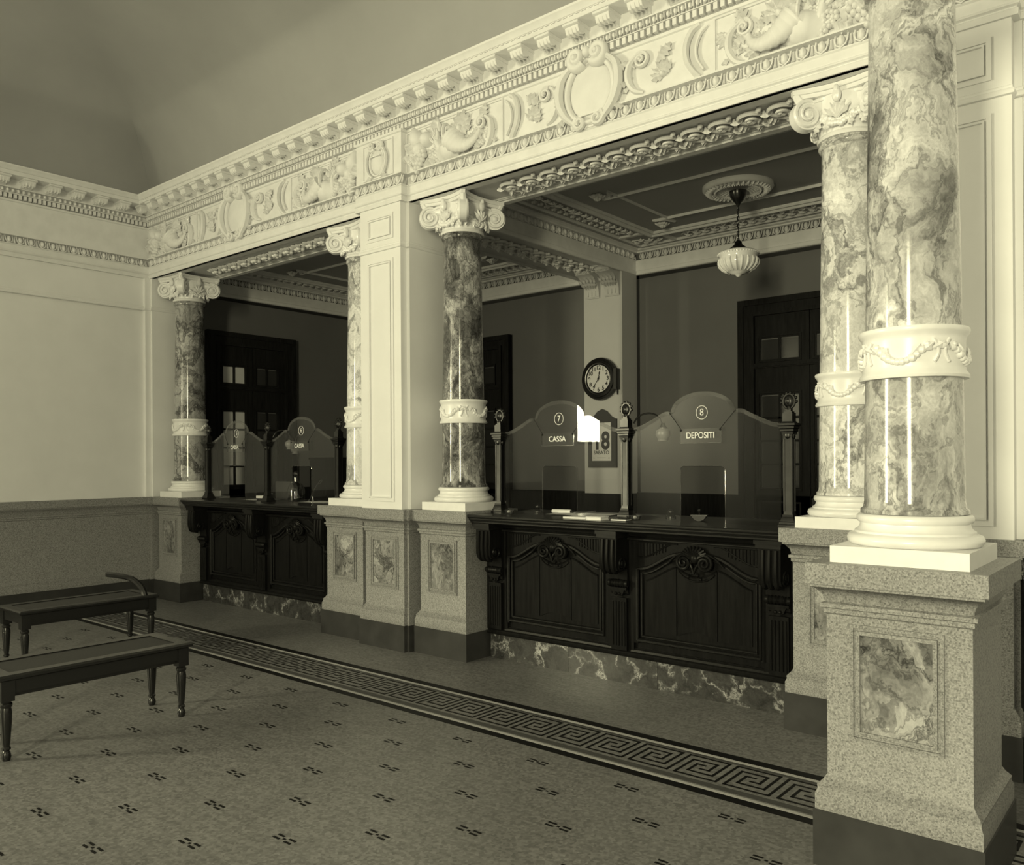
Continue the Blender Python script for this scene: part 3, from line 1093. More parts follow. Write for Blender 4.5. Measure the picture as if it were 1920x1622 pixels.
for i, bc in enumerate((-7.44, -3.13)):
    l = bc - 1.42
    r = bc + 1.40
    fruit_panel(l + 0.06, -1)
    fruit_panel(r - 0.04, 1)
    carve('strap_bracket', bc - 0.72, 4.045, flip=True, s=0.98)
    carve('strap_bracket', bc + 0.70, 4.045, s=0.98)
    carve('cartouche', bc - 0.06, 4.035, s=1.2)
    carve('scroll', bc - 0.42, 4.03, flip=True, s=0.95)
    carve('scroll', bc + 0.33, 4.03, s=0.95)
    carve('acanthus', bc - 0.56, 3.97, rot=0.5, s=0.75)
    carve('acanthus', bc + 0.50, 3.97, rot=-0.5, s=0.75)
    carve('leaf', bc - 0.5, 4.07, rot=-0.9, s=0.8)
    carve('leaf', bc + 0.45, 4.07, rot=0.9, s=0.8)
for cx in PIERS[1:]:
    carve('shield', cx - 0.01, 4.03, YP - 0.008, s=1.05)
    f = MB()
    rect_frame(f, cx - 0.20, cx + 0.18, 3.895, 4.195, YP - 0.005, 0.012, 0.01)
    f.build('panel_border', 'stucco', ent)

# soffit of the front beam: coffer with a carved string
fl = MB()


def _rosette(mb):
    for k, (n, r, rr_) in enumerate(((7, 0.062, 0.036), (5, 0.034, 0.026))):
        for i in range(n):
            a = 2 * PI * i / n + 0.3 * k
            mb.ball((r * math.cos(a), r * math.sin(a), -0.018 - 0.022 * k), (rr_, rr_, 0.02), 8, 5)
    mb.ball((0, 0, -0.05), 0.018, 8, 5)
    for s in (-1, 1):
        for a in (-0.6, 0.6):
            leaf_into(mb, Matrix.Translation((0, 0, -0.006)) @ Matrix.Rotation(PI / 2 * s + a, 4, 'Z') @ Matrix.Rotation(PI / 2, 4, 'X'), 0.12, 0.055, 3, 0.02)


def _rinceau(mb):
    T = Matrix.Rotation(PI / 2, 4, 'X')            # carve in xz facing -y, then turn to face down
    sp = spiral(0.0, 0.03, 0.085, 0.02, 20, 1.35, 30, -0.02, -0.02)
    mb.tube(sp, [0.016 - 0.008 * i / 30 for i in range(31)], 7, T)
    mb.tube(smooth_pts([(0.105, -0.02, 0.06), (0.05, -0.025, -0.09), (-0.03, -0.02, -0.10), (-0.10, -0.015, -0.05)], 6), 0.011, 6, T)
    for a, x, z, L in ((0.3, 0.02, -0.08, 0.10), (2.4, 0.03, -0.06, 0.09), (-2.3, -0.05, -0.06, 0.09), (0.9, 0.06, -0.09, 0.08), (-1.3, -0.04, 0.03, 0.08), (3.0, -0.01, -0.10, 0.06)):
        leaf_into(mb, T @ Matrix.Translation((x, -0.014, z)) @ Matrix.Rotation(a, 4, 'Y'), L, 0.055, 3, 0.022, 0.012)
    for x, z in ((0.075, -0.115), (-0.075, -0.11), (0.098, 0.115), (0.085, 0.098)):
        mb.ball((x, -0.02, z), 0.018, 7, 5, T)
    mb.ball((0.0, -0.035, 0.03), 0.02, 8, 5, T)


orn('rosette', _rosette)
orn('rinceau', _rinceau)


def soffit(x0, x1):
    zb = ZS
    f = MB()
    # margins of the coffer, a thin inner fillet, and the sunk ground
    f.box(x0, x1, YF + 0.0, 4.735, zb, zb + 0.05).box(x0, x1, 5.15, YB, zb, zb + 0.05)
    f.box(x0, x0 + 0.36, 4.735, 5.15, zb, zb + 0.05).box(x1 - 0.36, x1, 4.735, 5.15, zb, zb + 0.05)
    f.build('soffit_margin', 'stucco', ent)
    a, b = x0 + 0.36, x1 - 0.36
    g = MB()
    for t0, t1, z0 in ((0.0, 0.018, zb + 0.012), (0.018, 0.03, zb + 0.02)):
        g.box(a + t0, b - t0, 4.735 + t0, 4.735 + t1, z0, zb + 0.05).box(a + t0, b - t0, 5.15 - t1, 5.15 - t0, z0, zb + 0.05)
        g.box(a + t0, a + t1, 4.735 + t1, 5.15 - t1, z0, zb + 0.05).box(b - t1, b - t0, 4.735 + t1, 5.15 - t1, z0, zb + 0.05)
    g.build('soffit_fillet', 'stucco', ent)
    # ledge moulding along the rear lower edge
    MB().box(x0, x1, YB - 0.01, YB + 0.025, zb + 0.012, zb + 0.05).build('rear_bead', 'stucco', ent)


soffit(-9.3, -5.565)
soffit(-4.995, -1.255)
for i in range(11):
    put('rosette', OR['rosette'], ent, (-8.43 + 0.19 * i, 4.945, ZS + 0.032))
for i in range(12):
    put('rinceau', OR['rinceau'], ent, (-4.14 + 0.195 * i, 4.93, ZS + 0.032))

# ------------------------------------------------------------------ office behind the counters
wo = struct('wall_back')
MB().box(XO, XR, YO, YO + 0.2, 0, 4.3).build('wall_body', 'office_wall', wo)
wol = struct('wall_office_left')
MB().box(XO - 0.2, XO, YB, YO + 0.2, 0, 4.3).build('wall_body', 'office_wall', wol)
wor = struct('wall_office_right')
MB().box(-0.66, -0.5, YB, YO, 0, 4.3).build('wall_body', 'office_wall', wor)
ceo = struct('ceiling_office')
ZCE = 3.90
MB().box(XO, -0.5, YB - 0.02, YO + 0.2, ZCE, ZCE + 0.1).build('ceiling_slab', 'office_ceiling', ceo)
# the inner face of the front beam
MB().box(XO, -0.5, YB, YB + 0.02, ZS + 0.02, ZCE).build('beam_face', 'office_stucco', ceo)

CORN = [(0.0, 3.62), (0.012, 3.625), (0.02, 3.64), (0.02, 3.662), (0.010, 3.668), (0.010, 3.775), (0.018, 3.782), (-0.01, 3.788), (-0.01, 3.856), (0.042, 3.858), (0.042, 3.872), (0.075, 3.88), (0.075, ZCE)]
BEAMS = [(-5.61, -4.955), (-1.30, -0.645)]
BP = (-5.46, -4.95)                      # rear pilaster carrying the clock


def room(x0, x1, y0, y1, vis):
    """cornice, painted line, coffer and carved strips of one office bay"""
    path = [(x0, y0), (x0, y1), (x1, y1), (x1, y0)]
    MB().mould(path, CORN, cap=False).build('wall_cornice', 'office_stucco', ceo, angle=30)
    eggs(ceo, (x0 + 0.05, y1 - 0.016), (x1 - 0.02, y1 - 0.016), 3.822, egg_office, 0.098)
    eggs(ceo, (x0 + 0.016, y0 + 0.05), (x0 + 0.016, y1 - 0.05), 3.822, egg_office, 0.098, PI / 2)
    # moulded frames on the ceiling
    for off, t, d in ((0.155, 0.03, 0.022), (0.47, 0.05, 0.04), (0.53, 0.03, 0.025)):
        MB().mould([(x0 + off, y0 + off), (x0 + off, y1 - off), (x1 - off, y1 - off), (x1 - off, y0 + off)],
                   [(0, ZCE + 0.002), (0.0, ZCE - d * 0.6), (t * 0.3, ZCE - d), (t * 0.7, ZCE - d), (t, ZCE - d * 0.4), (t, ZCE + 0.002)], True).build('ceiling_frame', 'office_stucco', ceo, angle=30)
    # inner panel with hollowed corners
    off, q = 0.80, 0.13
    a, b, c, e = x0 + off, x1 - off, y0 + off + 0.08, y1 - off
    pts = []
    for cx, cy, a0 in ((a, c, 90), (a, e, 0), (b, e, -90), (b, c, 180)):
        for k in range(7):
            an = math.radians(a0 - 90 * k / 6)
            pts.append((cx + q * math.cos(an), cy + q * math.sin(an)))
    MB().mould(pts, [(0, ZCE + 0.002), (0.0, ZCE - 0.02), (0.012, ZCE - 0.026), (0.022, ZCE - 0.016), (0.036, ZCE - 0.02), (0.045, ZCE - 0.008), (0.045, ZCE + 0.002)], True).build('panel_moulding', 'office_stucco', ceo, angle=30)
    for cx, cy in ((a, c), (a, e), (b, e), (b, c)):
        put('rosette', rose_office, ceo, (cx, cy, ZCE - 0.004), (0, 0, 0), (0.62, 0.62, 0.9))
    # cross pieces between the frames
    cross = MB()
    for s0, s1 in (((x0 + 0.16, x0 + 0.5), (y1 - 0.62, y1 - 0.57)), ((x0 + 0.57, x0 + 0.62), (y1 - 0.5, y1 - 0.16))):
        cross.box(s0[0], s0[1], s1[0], s1[1], ZCE - 0.02, ZCE + 0.002)
    cross.build('cross_fillet', 'office_stucco', ceo)
    y = y0 + 0.3
    while y < y1 - 0.75:
        put('vine_relief', vine_me, ceo, (x0 + 0.32, y + 0.15, ZCE - 0.002), (0, 0, PI / 2))
        y += 0.3
    x = x0 + 0.75
    while x < x1 - 0.5:
        put('vine_relief', vine_me, ceo, (x + 0.15, y1 - 0.32, ZCE - 0.002))
        x += 0.3
    put('vine_relief', vine_me, ceo, (x0 + 0.33, y1 - 0.33, ZCE - 0.002), (0, 0, 0.5))


rose_office = OR['rosette'].copy()
rose_office.materials[0] = M['office_stucco']
rinc_office = OR['rinceau'].copy()
rinc_office.materials[0] = M['office_stucco']
vn = MB()
T = Matrix.Rotation(PI / 2, 4, 'X')
vn.tube([(-0.15 + 0.3 * i / 12, -0.008, 0.035 * math.sin(2 * PI * i / 12)) for i in range(13)], 0.008, 5, T)
for i in range(6):
    t = i / 6
    s = 1 if i % 2 else -1
    leaf_into(vn, T @ Matrix.Translation((-0.13 + 0.29 * t, -0.006, 0.02 * s)) @ Matrix.Rotation(0.9 * (1 if s > 0 else 2.5), 4, 'Y'), 0.085, 0.05, 3, 0.016)
    vn.ball((-0.10 + 0.28 * t, -0.012, 0.07 * s), 0.014, 6, 4, T)
vine_me = vn.mesh('vine_relief', 'office_stucco')

room(XO, BEAMS[0][0], YB + 0.02, YO, 'left')
room(BEAMS[0][1], BEAMS[1][0], YB + 0.02, YO, 'right')
# cross beams between the bays
for bi, (x0, x1) in enumerate(BEAMS):
    b = struct('trim_%d' % (bi + 2))
    m = MB().box(x0, x1, YB, YO - 0.02, ZS + 0.012, ZCE)
    m.box(x0, x0 + 0.13, YB, YO - 0.02, ZS, ZS + 0.02).box(x1 - 0.13, x1, YB, YO - 0.02, ZS, ZS + 0.02)
    m.build('beam', 'office_stucco', b)
    n = 12
    for i in range(n):
        put('rinceau', rinc_office, b, ((x0 + x1) / 2, 5.45 + 0.195 * i, ZS + 0.012), (0, 0, PI / 2))
# black painted line framing the wall fields
ln = MB()
ln.box(XO + 0.01, -5.47, YO - 0.004, YO, 3.575, 3.612).box(-4.945, -0.66, YO - 0.004, YO, 3.575, 3.612)
ln.box(-4.945, -4.91, YO - 0.004, YO, 1.18, 3.612)
ln.build('painted_line', 'line', wo)
MB().box(XO, XO + 0.004, YB + 0.02, YO - 0.01, 3.575, 3.612).build('painted_line', 'line', wol)
# dark wainscot
MB().box(XO + 0.03, -5.47, YO - 0.03, YO, 0, 1.18).box(-4.94, -0.66, YO - 0.03, YO, 0, 1.18).build('wainscot', 'door_wood', wo)
MB().box(XO, XO + 0.03, YB + 0.1, YO - 0.03, 0, 1.2).build('wainscot', 'door_wood', wol)

# rear pilaster with its two carved brackets
wp = struct('wall_pilaster')
MB().box(BP[0], BP[1], 7.75, YO, 1.17, ZS + 0.01).build('shaft', 'pilaster_paint', wp)
MB().box(BP[0] - 0.01, BP[1] + 0.01, 7.74, YO, 0, 1.17).build('wainscot', 'door_wood', wp)
br = MB()
prof = [(7.75, 3.36), (7.735, 3.36), (7.732, 3.372), (7.728, 3.374), (7.722, 3.45), (7.715, 3.462), (7.70, 3.50), (7.66, 3.55), (7.60, 3.585), (7.54, 3.60), (7.54, 3.62), (7.53, 3.622), (7.53, ZS), (7.75, ZS)]
br.prism([(y - 7.75, z) for y, z in prof], -0.095, 0.095, axis='x')
for sx in (-0.05, 0, 0.05):
    br.box(sx - 0.006, sx + 0.006, -0.032, -0.02, 3.385, 3.44)
for i in range(9):
    br.ball((-0.085 + 0.021 * i, -0.218, 3.61), 0.008, 6, 4)
for i in range(5):
    leaf_into(br, Matrix.Translation((-0.06 + 0.03 * i, -0.04, 3.47)) @ Matrix.Rotation((i - 2) * 0.25, 4, 'Y') @ Matrix.Rotation(0.75, 4, 'X'), 0.15, 0.05, 3, 0.02)
br_me = br.mesh('bracket', 'pilaster_paint')
for bx in (-5.335, -5.07):
    put('bracket', br_me, wp, (bx, 7.75, 0))
MB().box(BP[0] - 0.03, BP[1] + 0.0, 7.50, YO, ZS - 0.002, ZS + 0.02).build('cap_slab', 'plaster', wp)


# ------------------------------------------------------------------ doors
def make_door(name, w, h, loc, rz, panes_mat, swap=False):
    """double door in a moulded frame; local x along the wall, facing -y, left edge at x=0"""
    d = struct(name, loc=loc)
    d.rotation_euler = (0, 0, rz)
    fw = 0.17
    for k, (o0, o1, th) in enumerate(((0.0, 0.06, 0.07), (0.06, 0.13, 0.05), (0.13, fw, 0.065))):
        m = MB()
        m.box(o0, o1, -th, 0.0, 0, h - o0).box(w - o1, w - o0, -th, 0.0, 0, h - o0).box(o1, w - o1, -th, 0, h - o1, h - o0)
        m.build('frame', 'door_wood', d)
    zr = 2.46
    MB().box(fw, w - fw, -0.05, 0, zr, zr + 0.05).box(fw, w - fw, -0.06, 0, zr + 0.012, zr + 0.035).build('transom_rail', 'door_wood', d)
    lw = (w - 2 * fw) / 2
    for k in range(2):
        x0 = fw + k * lw
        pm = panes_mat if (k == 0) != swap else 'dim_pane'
        leafs = []
        # lower leaf and the fixed light over it
        for (z0, z1, pz0, pz1, rows, nm) in ((0.02, zr, 1.26, 2.19, 4, 'leaf'), (zr + 0.05, h - fw, 2.545, 2.757, 1, 'fanlight')):
            sx0, sx1 = x0 + 0.06, x0 + lw - 0.11
            m = MB()
            m.box(x0 + 0.004, sx0, -0.03, 0, z0, z1).box(sx1, x0 + lw - 0.004, -0.03, 0, z0, z1)
            m.box(sx0, sx1, -0.03, 0, pz1, z1).box(sx0, sx1, -0.03, 0, z0, pz0)
            lo = m.build(nm, 'door_wood', d)
            f = MB()
            rect_frame(f, sx0 - 0.03, sx1 + 0.03, pz0 - 0.03, pz1 + 0.03, -0.03, 0.016, 0.012)
            if nm == 'leaf':
                rect_frame(f, sx0 - 0.02, sx1 + 0.02, 0.25, 1.12, -0.03, 0.016, 0.012)
            f.build('moulding', 'door_wood', lo)
            xm = (sx0 + sx1) / 2
            rh = (pz1 - pz0) / rows
            bars = MB().box(xm - 0.012, xm + 0.012, -0.028, -0.004, pz0, pz1)
            for r in range(1, rows):
                bars.box(sx0, sx1, -0.028, -0.004, pz0 + rh * r - 0.012, pz0 + rh * r + 0.012)
            bars.build('glazing_bar', 'door_wood', lo)
            for r in range(rows):
                for xa, xb in ((sx0, xm - 0.012), (xm + 0.012, sx1)):
                    MB().box(xa + 0.001, xb - 0.001, -0.014, -0.008, pz0 + rh * r + (0.012 if r else 0), pz0 + rh * (r + 1) - 0.012).build('pane', pm, lo)
    hd = MB().box(fw + lw + 0.012, fw + lw + 0.05, -0.036, -0.03, 0.98, 1.16)
    hd.tube([(fw + lw + 0.03, -0.035, 1.08), (fw + lw + 0.03, -0.075, 1.08), (fw + lw + 0.12, -0.08, 1.08)], 0.009, 7)
    hd.build('handle', 'brass', d)
    return d


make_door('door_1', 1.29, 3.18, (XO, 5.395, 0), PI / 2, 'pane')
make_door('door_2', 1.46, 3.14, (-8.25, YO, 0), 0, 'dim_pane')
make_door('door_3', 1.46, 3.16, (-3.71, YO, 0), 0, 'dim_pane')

# ------------------------------------------------------------------ clock and calendar on the pilaster
ck = thing('wall_clock', 'round dark wooden wall clock with white dial on the rear pilaster', 'clock', (-5.225, 7.75, 2.45))
MB().lathe([(0.0, 0.0), (0.235, 0.0), (0.24, 0.03), (0.232, 0.055), (0.21, 0.06), (0.205, 0.075), (0.185, 0.08), (0.178, 0.07), (0.165, 0.068), (0.16, 0.058), (0.0, 0.058)], 56, mat=Matrix.Rotation(PI / 2, 4, 'X')).build('case', 'black', ck, angle=30)
MB().lathe([(0.0, 0.059), (0.158, 0.059), (0.158, 0.062), (0.0, 0.062)], 48, mat=Matrix.Rotation(PI / 2, 4, 'X')).build('dial', 'dial', ck)
MB().lathe([(0.154, 0.062), (0.166, 0.062), (0.166, 0.07), (0.16, 0.074), (0.154, 0.068), (0.154, 0.062)], 48, mat=Matrix.Rotation(PI / 2, 4, 'X'), cap=False).build('bezel', 'brass', ck)
for hnum in range(1, 13):
    a = math.radians(90 - 30 * hnum)
    put('numeral', text_mesh(str(hnum), 0.062, 'ink', 0.0008, 0.0016), ck, (0.123 * math.cos(a), -0.0635, 0.123 * math.sin(a)), UPRIGHT)
for ang, L, wd_, nm in ((12.0, 0.092, 0.008, 'hour_hand'), (216.0, 0.128, 0.006, 'minute_hand')):
    m = MB().prism([(-wd_ * 0.5, -0.03), (wd_ * 0.5, -0.03), (wd_ * 0.4, L * 0.55), (wd_ * 1.1, L * 0.68), (0, L), (-wd_ * 1.1, L * 0.68), (-wd_ * 0.4, L * 0.55)], -0.069, -0.067)
    m.build(nm, 'ink', ck, rot=(0, math.radians(ang), 0))
MB().lathe([(0, -0.066), (0.012, -0.066), (0.012, -0.072), (0, -0.072)], 14, mat=Matrix.Rotation(-PI / 2, 4, 'X')).build('hub', 'ink', ck)
sb = MB().box(0.205, 0.243, -0.075, -0.004, -0.13, 0.10)
sb.tube([(0.235, -0.05, -0.10), (0.245, -0.055, -0.155), (0.238, -0.05, -0.19)], [0.008, 0.01, 0.004], 6)
sb.build('side_box', 'black', ck)

ca = thing('wall_calendar', 'dark framed tear-off calendar reading 18 SABATO under the clock', 'calendar', (-5.21, 7.75, 1.46))
MB().prism([(-0.19, 0), (0.19, 0), (0.19, 0.54), (0.165, 0.545), (0.12, 0.57), (0.06, 0.63), (0.0, 0.655), (-0.06, 0.63), (-0.12, 0.57), (-0.165, 0.545), (-0.19, 0.54)], -0.02, -0.001).build('board', 'board', ca)
MB().box(-0.125, 0.125, -0.035, -0.02, 0.075, 0.50).build('paper_pad', 'calendar_paper', ca)
put('lettering', text_mesh('18', 0.27, 'ink', 0.001, 0.009, 0.82), ca, (0.0, -0.0365, 0.29), UPRIGHT)
put('lettering', text_mesh('SABATO', 0.058, 'ink', 0.0008, 0.0006, 0.95), ca, (0.0, -0.0365, 0.165), UPRIGHT)
m = MB().box(-0.06, 0.06, -0.0365, -0.035, 0.108, 0.111).box(-0.105, -0.095, -0.0365, -0.035, 0.102, 0.112).box(0.095, 0.105, -0.0365, -0.035, 0.102, 0.112)
m.build('ornament_rule', 'ink', ca)

# ------------------------------------------------------------------ pendant lamp
LX, LY = -3.115, 6.73
lp = thing('pendant_lamp', 'fluted white opal globe hanging by a chain from the ceiling rosette', 'lamp', (LX, LY, 0))
MB().lathe([(0.0, ZCE - 0.05), (0.075, ZCE - 0.045), (0.07, ZCE - 0.085), (0.045, ZCE - 0.125), (0.022, ZCE - 0.15), (0.012, ZCE - 0.17), (0.0, ZCE - 0.17)][::-1], 24).build('ceiling_canopy', 'black', lp, angle=30)
ch = MB()
z, k = ZCE - 0.16, 0
while z > 3.43:
    pts = [((0.010 * math.cos(a) if k % 2 else 0), (0 if k % 2 else 0.010 * math.cos(a)), z - 0.018 + 0.021 * math.sin(a)) for a in [2 * PI * i / 8 for i in range(9)]]
    ch.tube(pts, 0.0035, 5, cap=False)
    z -= 0.032
    k += 1
ch.tube([(0.006, 0.004, ZCE - 0.15), (-0.006, 0.004, 3.62), (0.006, -0.004, 3.42)], 0.004, 5)
ch.build('chain', 'black', lp)
MB().lathe([(0.0, 3.345), (0.085, 3.345), (0.088, 3.355), (0.06, 3.375), (0.035, 3.395), (0.028, 3.42), (0.012, 3.435), (0.0, 3.435)], 28).build('fitting', 'bronze', lp, angle=30)
gm = MB()
prof = [(0.08, 3.345), (0.15, 3.335), (0.17, 3.322), (0.172, 3.306), (0.158, 3.29), (0.163, 3.268), (0.168, 3.245), (0.160, 3.215), (0.135, 3.185), (0.10, 3.162), (0.065, 3.15), (0.06, 3.143), (0.03, 3.138), (0.022, 3.128), (0.012, 3.118), (0.0, 3.115)]
gm.lathe(prof[::-1], 72, flute=None)
gl_o = gm.build('globe', 'opal', lp, angle=60)
rb = MB()
for i in range(20):
    a = 2 * PI * i / 20
    rb.tube([(r * math.cos(a), r * math.sin(a), z) for r, z in ((0.160, 3.27), (0.169, 3.245), (0.161, 3.214), (0.136, 3.183), (0.10, 3.160))], [0.008, 0.012, 0.012, 0.009, 0.004], 6)
for i in range(44):
    a = 2 * PI * i / 44
    rb.ball((0.171 * math.cos(a), 0.171 * math.sin(a), 3.312), 0.0075, 5, 4)
rb.build('fluting', 'opal', gl_o)
ro = thing('ceiling_rosette', 'round moulded plaster rosette on the office ceiling round the lamp canopy', 'ceiling rosette', (LX, LY, ZCE))
MB().lathe([(0.0, -0.006), (0.085, -0.008), (0.12, -0.012), (0.16, -0.03), (0.18, -0.036), (0.185, -0.05), (0.20, -0.052), (0.205, -0.04), (0.22, -0.036), (0.265, -0.045), (0.285, -0.04), (0.30, -0.02), (0.30, 0.0)], 56).build('ring', 'office_stucco', ro, angle=50)
m = MB()
for i in range(40):
    a = 2 * PI * i / 40
    leaf_into(m, Matrix.Rotation(a, 4, 'Z') @ Matrix.Translation((0, 0.275, -0.042)) @ Matrix.Rotation(PI / 2, 4, 'X'), 0.06, 0.034, 2, 0.014)
for i in range(64):
    a = 2 * PI * i / 64
    m.ball((0.193 * math.cos(a), 0.193 * math.sin(a), -0.055), 0.006, 5, 4)
for i in range(28):
    a = 2 * PI * i / 28
    m.tube([(r * math.cos(a + (r - 0.09) * 2), r * math.sin(a + (r - 0.09) * 2), z) for r, z in ((0.095, -0.010), (0.13, -0.018), (0.172, -0.036))], [0.005, 0.008, 0.006], 5)
m.build('carving', 'office_stucco', ro)

# ------------------------------------------------------------------ the counters
XC1, XC0 = -3.13, -7.44
ZT = 1.135                                # counter top


def s_curve(x, half, z_lo, z_hi, k0=0.26, k1=0.95):
    """height of the shaped panel head at distance x from its middle"""
    t = min(1.0, max(0.0, (abs(x) / half - k0) / (k1 - k0)))
    s = t * t * (3 - 2 * t)
    return z_hi + (z_lo - z_hi) * s + (0.012 * math.cos(min(1, abs(x) / (half * k0)) * PI / 2) if abs(x) < half * k0 else 0)


def make_counter(xc, label):
    c = thing('bank_counter', label, 'counter', (xc, 0, 0))
    HW = 1.225
    MB().box(-HW, HW, 4.885, 5.4, 0.2, 1.08).build('carcass', 'wood', c)
    # top with moulded edge
    t = MB()
    t.mould([(-HW + 0.0, 4.66), (HW, 4.66)], [(-0.8, 1.06), (-0.05, 1.06), (-0.02, 1.064), (0.0, 1.074), (0.0, 1.084), (0.012, 1.088), (0.02, 1.10), (0.02, 1.108), (0.034, 1.112), (0.04, 1.12), (0.04, ZT - 0.005), (0.034, ZT), (-0.8, ZT)])
    t.build('counter_top', 'woodx', c, angle=25)
    # marble slabs under the wood
    for a, b in ((-HW, -0.47), (-0.468, 0.27), (0.272, HW)):
        MB().box(a, b, 4.885, 5.3, 0, 0.2).build('marble_slab', 'base_marble', c)
    MB().mould([(-HW, 4.875), (HW, 4.875)], [(0.0, 0.195), (0.03, 0.197), (0.034, 0.21), (0.026, 0.22), (0.026, 0.228), (0.016, 0.236), (0.012, 0.25), (0.0, 0.262)]).build('base_moulding', 'wood', c, angle=25)
    # stiles, rails
    MB().box(-HW, HW, 4.872, 4.89, 0.20, 0.262).build('bottom_rail', 'wood', c)
    MB().box(-HW, HW, 4.85, 4.89, 1.005, 1.07).build('top_rail', 'woodx', c)
    MB().mould([(-HW, 4.85), (HW, 4.85)], [(0, 1.0), (0.012, 1.004), (0.012, 1.01), (0.0, 1.018), (0, 1.028), (0.02, 1.05), (0.02, 1.066), (0, 1.066)]).build('rail_moulding', 'woodx', c, angle=25)
    post_x = (-1.135, 0.0, 1.135)
    for px in post_x:
        MB().box(px - 0.105, px + 0.105, 4.862, 4.89, 0.23, 1.06).build('stile', 'wood', c)
        fl = MB().box(px - 0.062, px + 0.062, 4.835, 4.87, 0.24, 0.60)
        for k in range(5):
            xx = px - 0.046 + 0.023 * k
            fl.tube([(xx, 4.835, 0.27), (xx, 4.835, 0.575)], 0.0075, 6)
        fl.build('fluted_pilaster', 'wood', c)
    con = MB()
    prof = [(4.865, 0.62), (4.845, 0.63), (4.835, 0.70), (4.838, 0.76), (4.83, 0.80), (4.80, 0.812), (4.775, 0.798), (4.745, 0.79), (4.715, 0.80), (4.70, 0.83), (4.698, 0.88), (4.70, 0.95), (4.70, 1.02), (4.865, 1.02)]
    con.prism(prof, -0.07, 0.07, axis='x')
    for k in range(3):
        xx = -0.04 + 0.04 * k
        con.tube(smooth_pts([(xx, 4.698, 1.01), (xx, 4.692, 0.90), (xx, 4.697, 0.84), (xx, 4.715, 0.797), (xx, 4.75, 0.785)], 4), 0.016, 8)
    cap = MB().box(-0.085, 0.085, 4.672, 4.87, 1.045, 1.07).box(-0.078, 0.078, 4.682, 4.87, 1.02, 1.045)
    scrs = []
    for s in (-1, 1):
        scr = MB()
        scr.tube(spiral(4.765, 0.845, 0.046, 0.010, 200, 2.0, 30), 0.008, 6, Matrix(((0, 1, 0, 0.072 * s), (1, 0, 0, 0), (0, 0, 1, 0), (0, 0, 0, 1))))
        scr.ball((0.074 * s, 4.765, 0.845), (0.010, 0.02, 0.02), 8, 5)
        scrs.append(scr.mesh('scroll', 'wood'))
    low = MB()
    low.lathe([(0.0, -0.08), (0.02, -0.08), (0.026, -0.07), (0.026, -0.055), (0.02, -0.05), (0.028, -0.04), (0.02, -0.028), (0.029, -0.018), (0.021, -0.006), (0.029, 0.004), (0.021, 0.016), (0.028, 0.026), (0.02, 0.038), (0.027, 0.048), (0.02, 0.055), (0.026, 0.065), (0.02, 0.08), (0.0, 0.08)], 14, mat=Matrix.Translation((0, 4.828, 0.70)) @ Matrix.Rotation(PI / 2, 4, 'Y'))
    low.box(-0.07, 0.07, 4.82, 4.865, 0.655, 0.672)
    low.prism([(-0.05, 0.655), (0.05, 0.655), (0.035, 0.62), (0.0, 0.605), (-0.035, 0.62)], 4.825, 4.865)
    for s in (-1, 1):
        low.ball((0.014 * s, 4.822, 0.628), 0.012, 7, 5)
    cm, capm, lm = con.mesh('console', 'wood', angle=40), cap.mesh('console_cap', 'woodx'), low.mesh('turned_drop', 'wood')
    for px in post_x:
        co = put('console', cm, c, (px, 0, 0))
        put('console_cap', capm, co)
        for sm in scrs:
            put('scroll', sm, co)
        put('turned_drop', lm, c, (px, 0, 0))
    # two shaped panels
    for px in (-0.575, 0.575):
        half = 0.437
        N = 32
        head = [(px + half * (-1 + 2 * i / N), s_curve(half * (-1 + 2 * i / N), half, 0.808, 0.925)) for i in range(N + 1)]
        # ground between the stiles, and the frame above the head
        MB().prism([(px - half, 0.322)] + head[::1] + [(px + half, 0.322)], 4.880, 4.892).build('panel_ground', 'wood', c)
        fr = MB()
        top = [(px - half - 0.03, 1.005)] + [(x_, z_) for x_, z_ in head] + [(px + half + 0.03, 1.005)]
        for i in range(N):
            (xa, za), (xb, zb) = head[i], head[i + 1]
            fr.add([(xa, 4.862, za), (xb, 4.862, zb), (xb, 4.862, 1.01), (xa, 4.862, 1.01), (xa, 4.885, za), (xb, 4.885, zb)], [(0, 1, 2, 3), (0, 4, 5, 1)])
        fr.box(px - half - 0.033, px - half, 4.862, 4.885, 0.30, 1.01).box(px + half, px + half + 0.033, 4.862, 4.885, 0.30, 1.01)
        fr.build('shaped_rail', 'wood', c)
        ring = [(px - half, 4.858, 0.322)] + [(x_, 4.858, z_) for x_, z_ in head] + [(px + half, 4.858, 0.322), (px - half, 4.858, 0.322)]
        pm = MB().tube(ring, 0.013, 6)
        ins = 0.028
        ring2 = [(px - half + ins, 4.868, 0.322 + ins)] + [(px + (x_ - px) * (half - ins) / half, 4.868, z_ - ins) for x_, z_ in head] + [(px + half - ins, 4.868, 0.322 + ins), (px - half + ins, 4.868, 0.322 + ins)]
        pm.tube(ring2, 0.008, 6)
        pm.build('panel_moulding', 'woodx', c)
        # three raised boards
        for k, (a, b) in enumerate(((-0.375, -0.15), (-0.142, 0.142), (0.15, 0.375))):
            pts = []
            for i in range(9):
                xx = a + (b - a) * i / 8
                zt = s_curve(xx, half, 0.808, 0.925) - 0.085
                if k == 1:
                    zt = 0.80 - 0.05 * math.sin(PI * i / 8) + 0.03
                pts.append((px + xx, zt))
            bot = [(px + b, 0.385), (px + a, 0.385)]
            if k == 1:
                bot = [(px + b + (a - b) * i / 8, 0.385 + 0.04 * math.sin(PI * i / 8)) for i in range(9)]
            bm_ = MB().prism(pts + bot, 4.872, 4.885)
            ed = [(x_, 4.872, z_) for x_, z_ in pts]
            bm_.tube(ed, 0.006, 5)
            bm_.build('panel_board', 'wood', c)
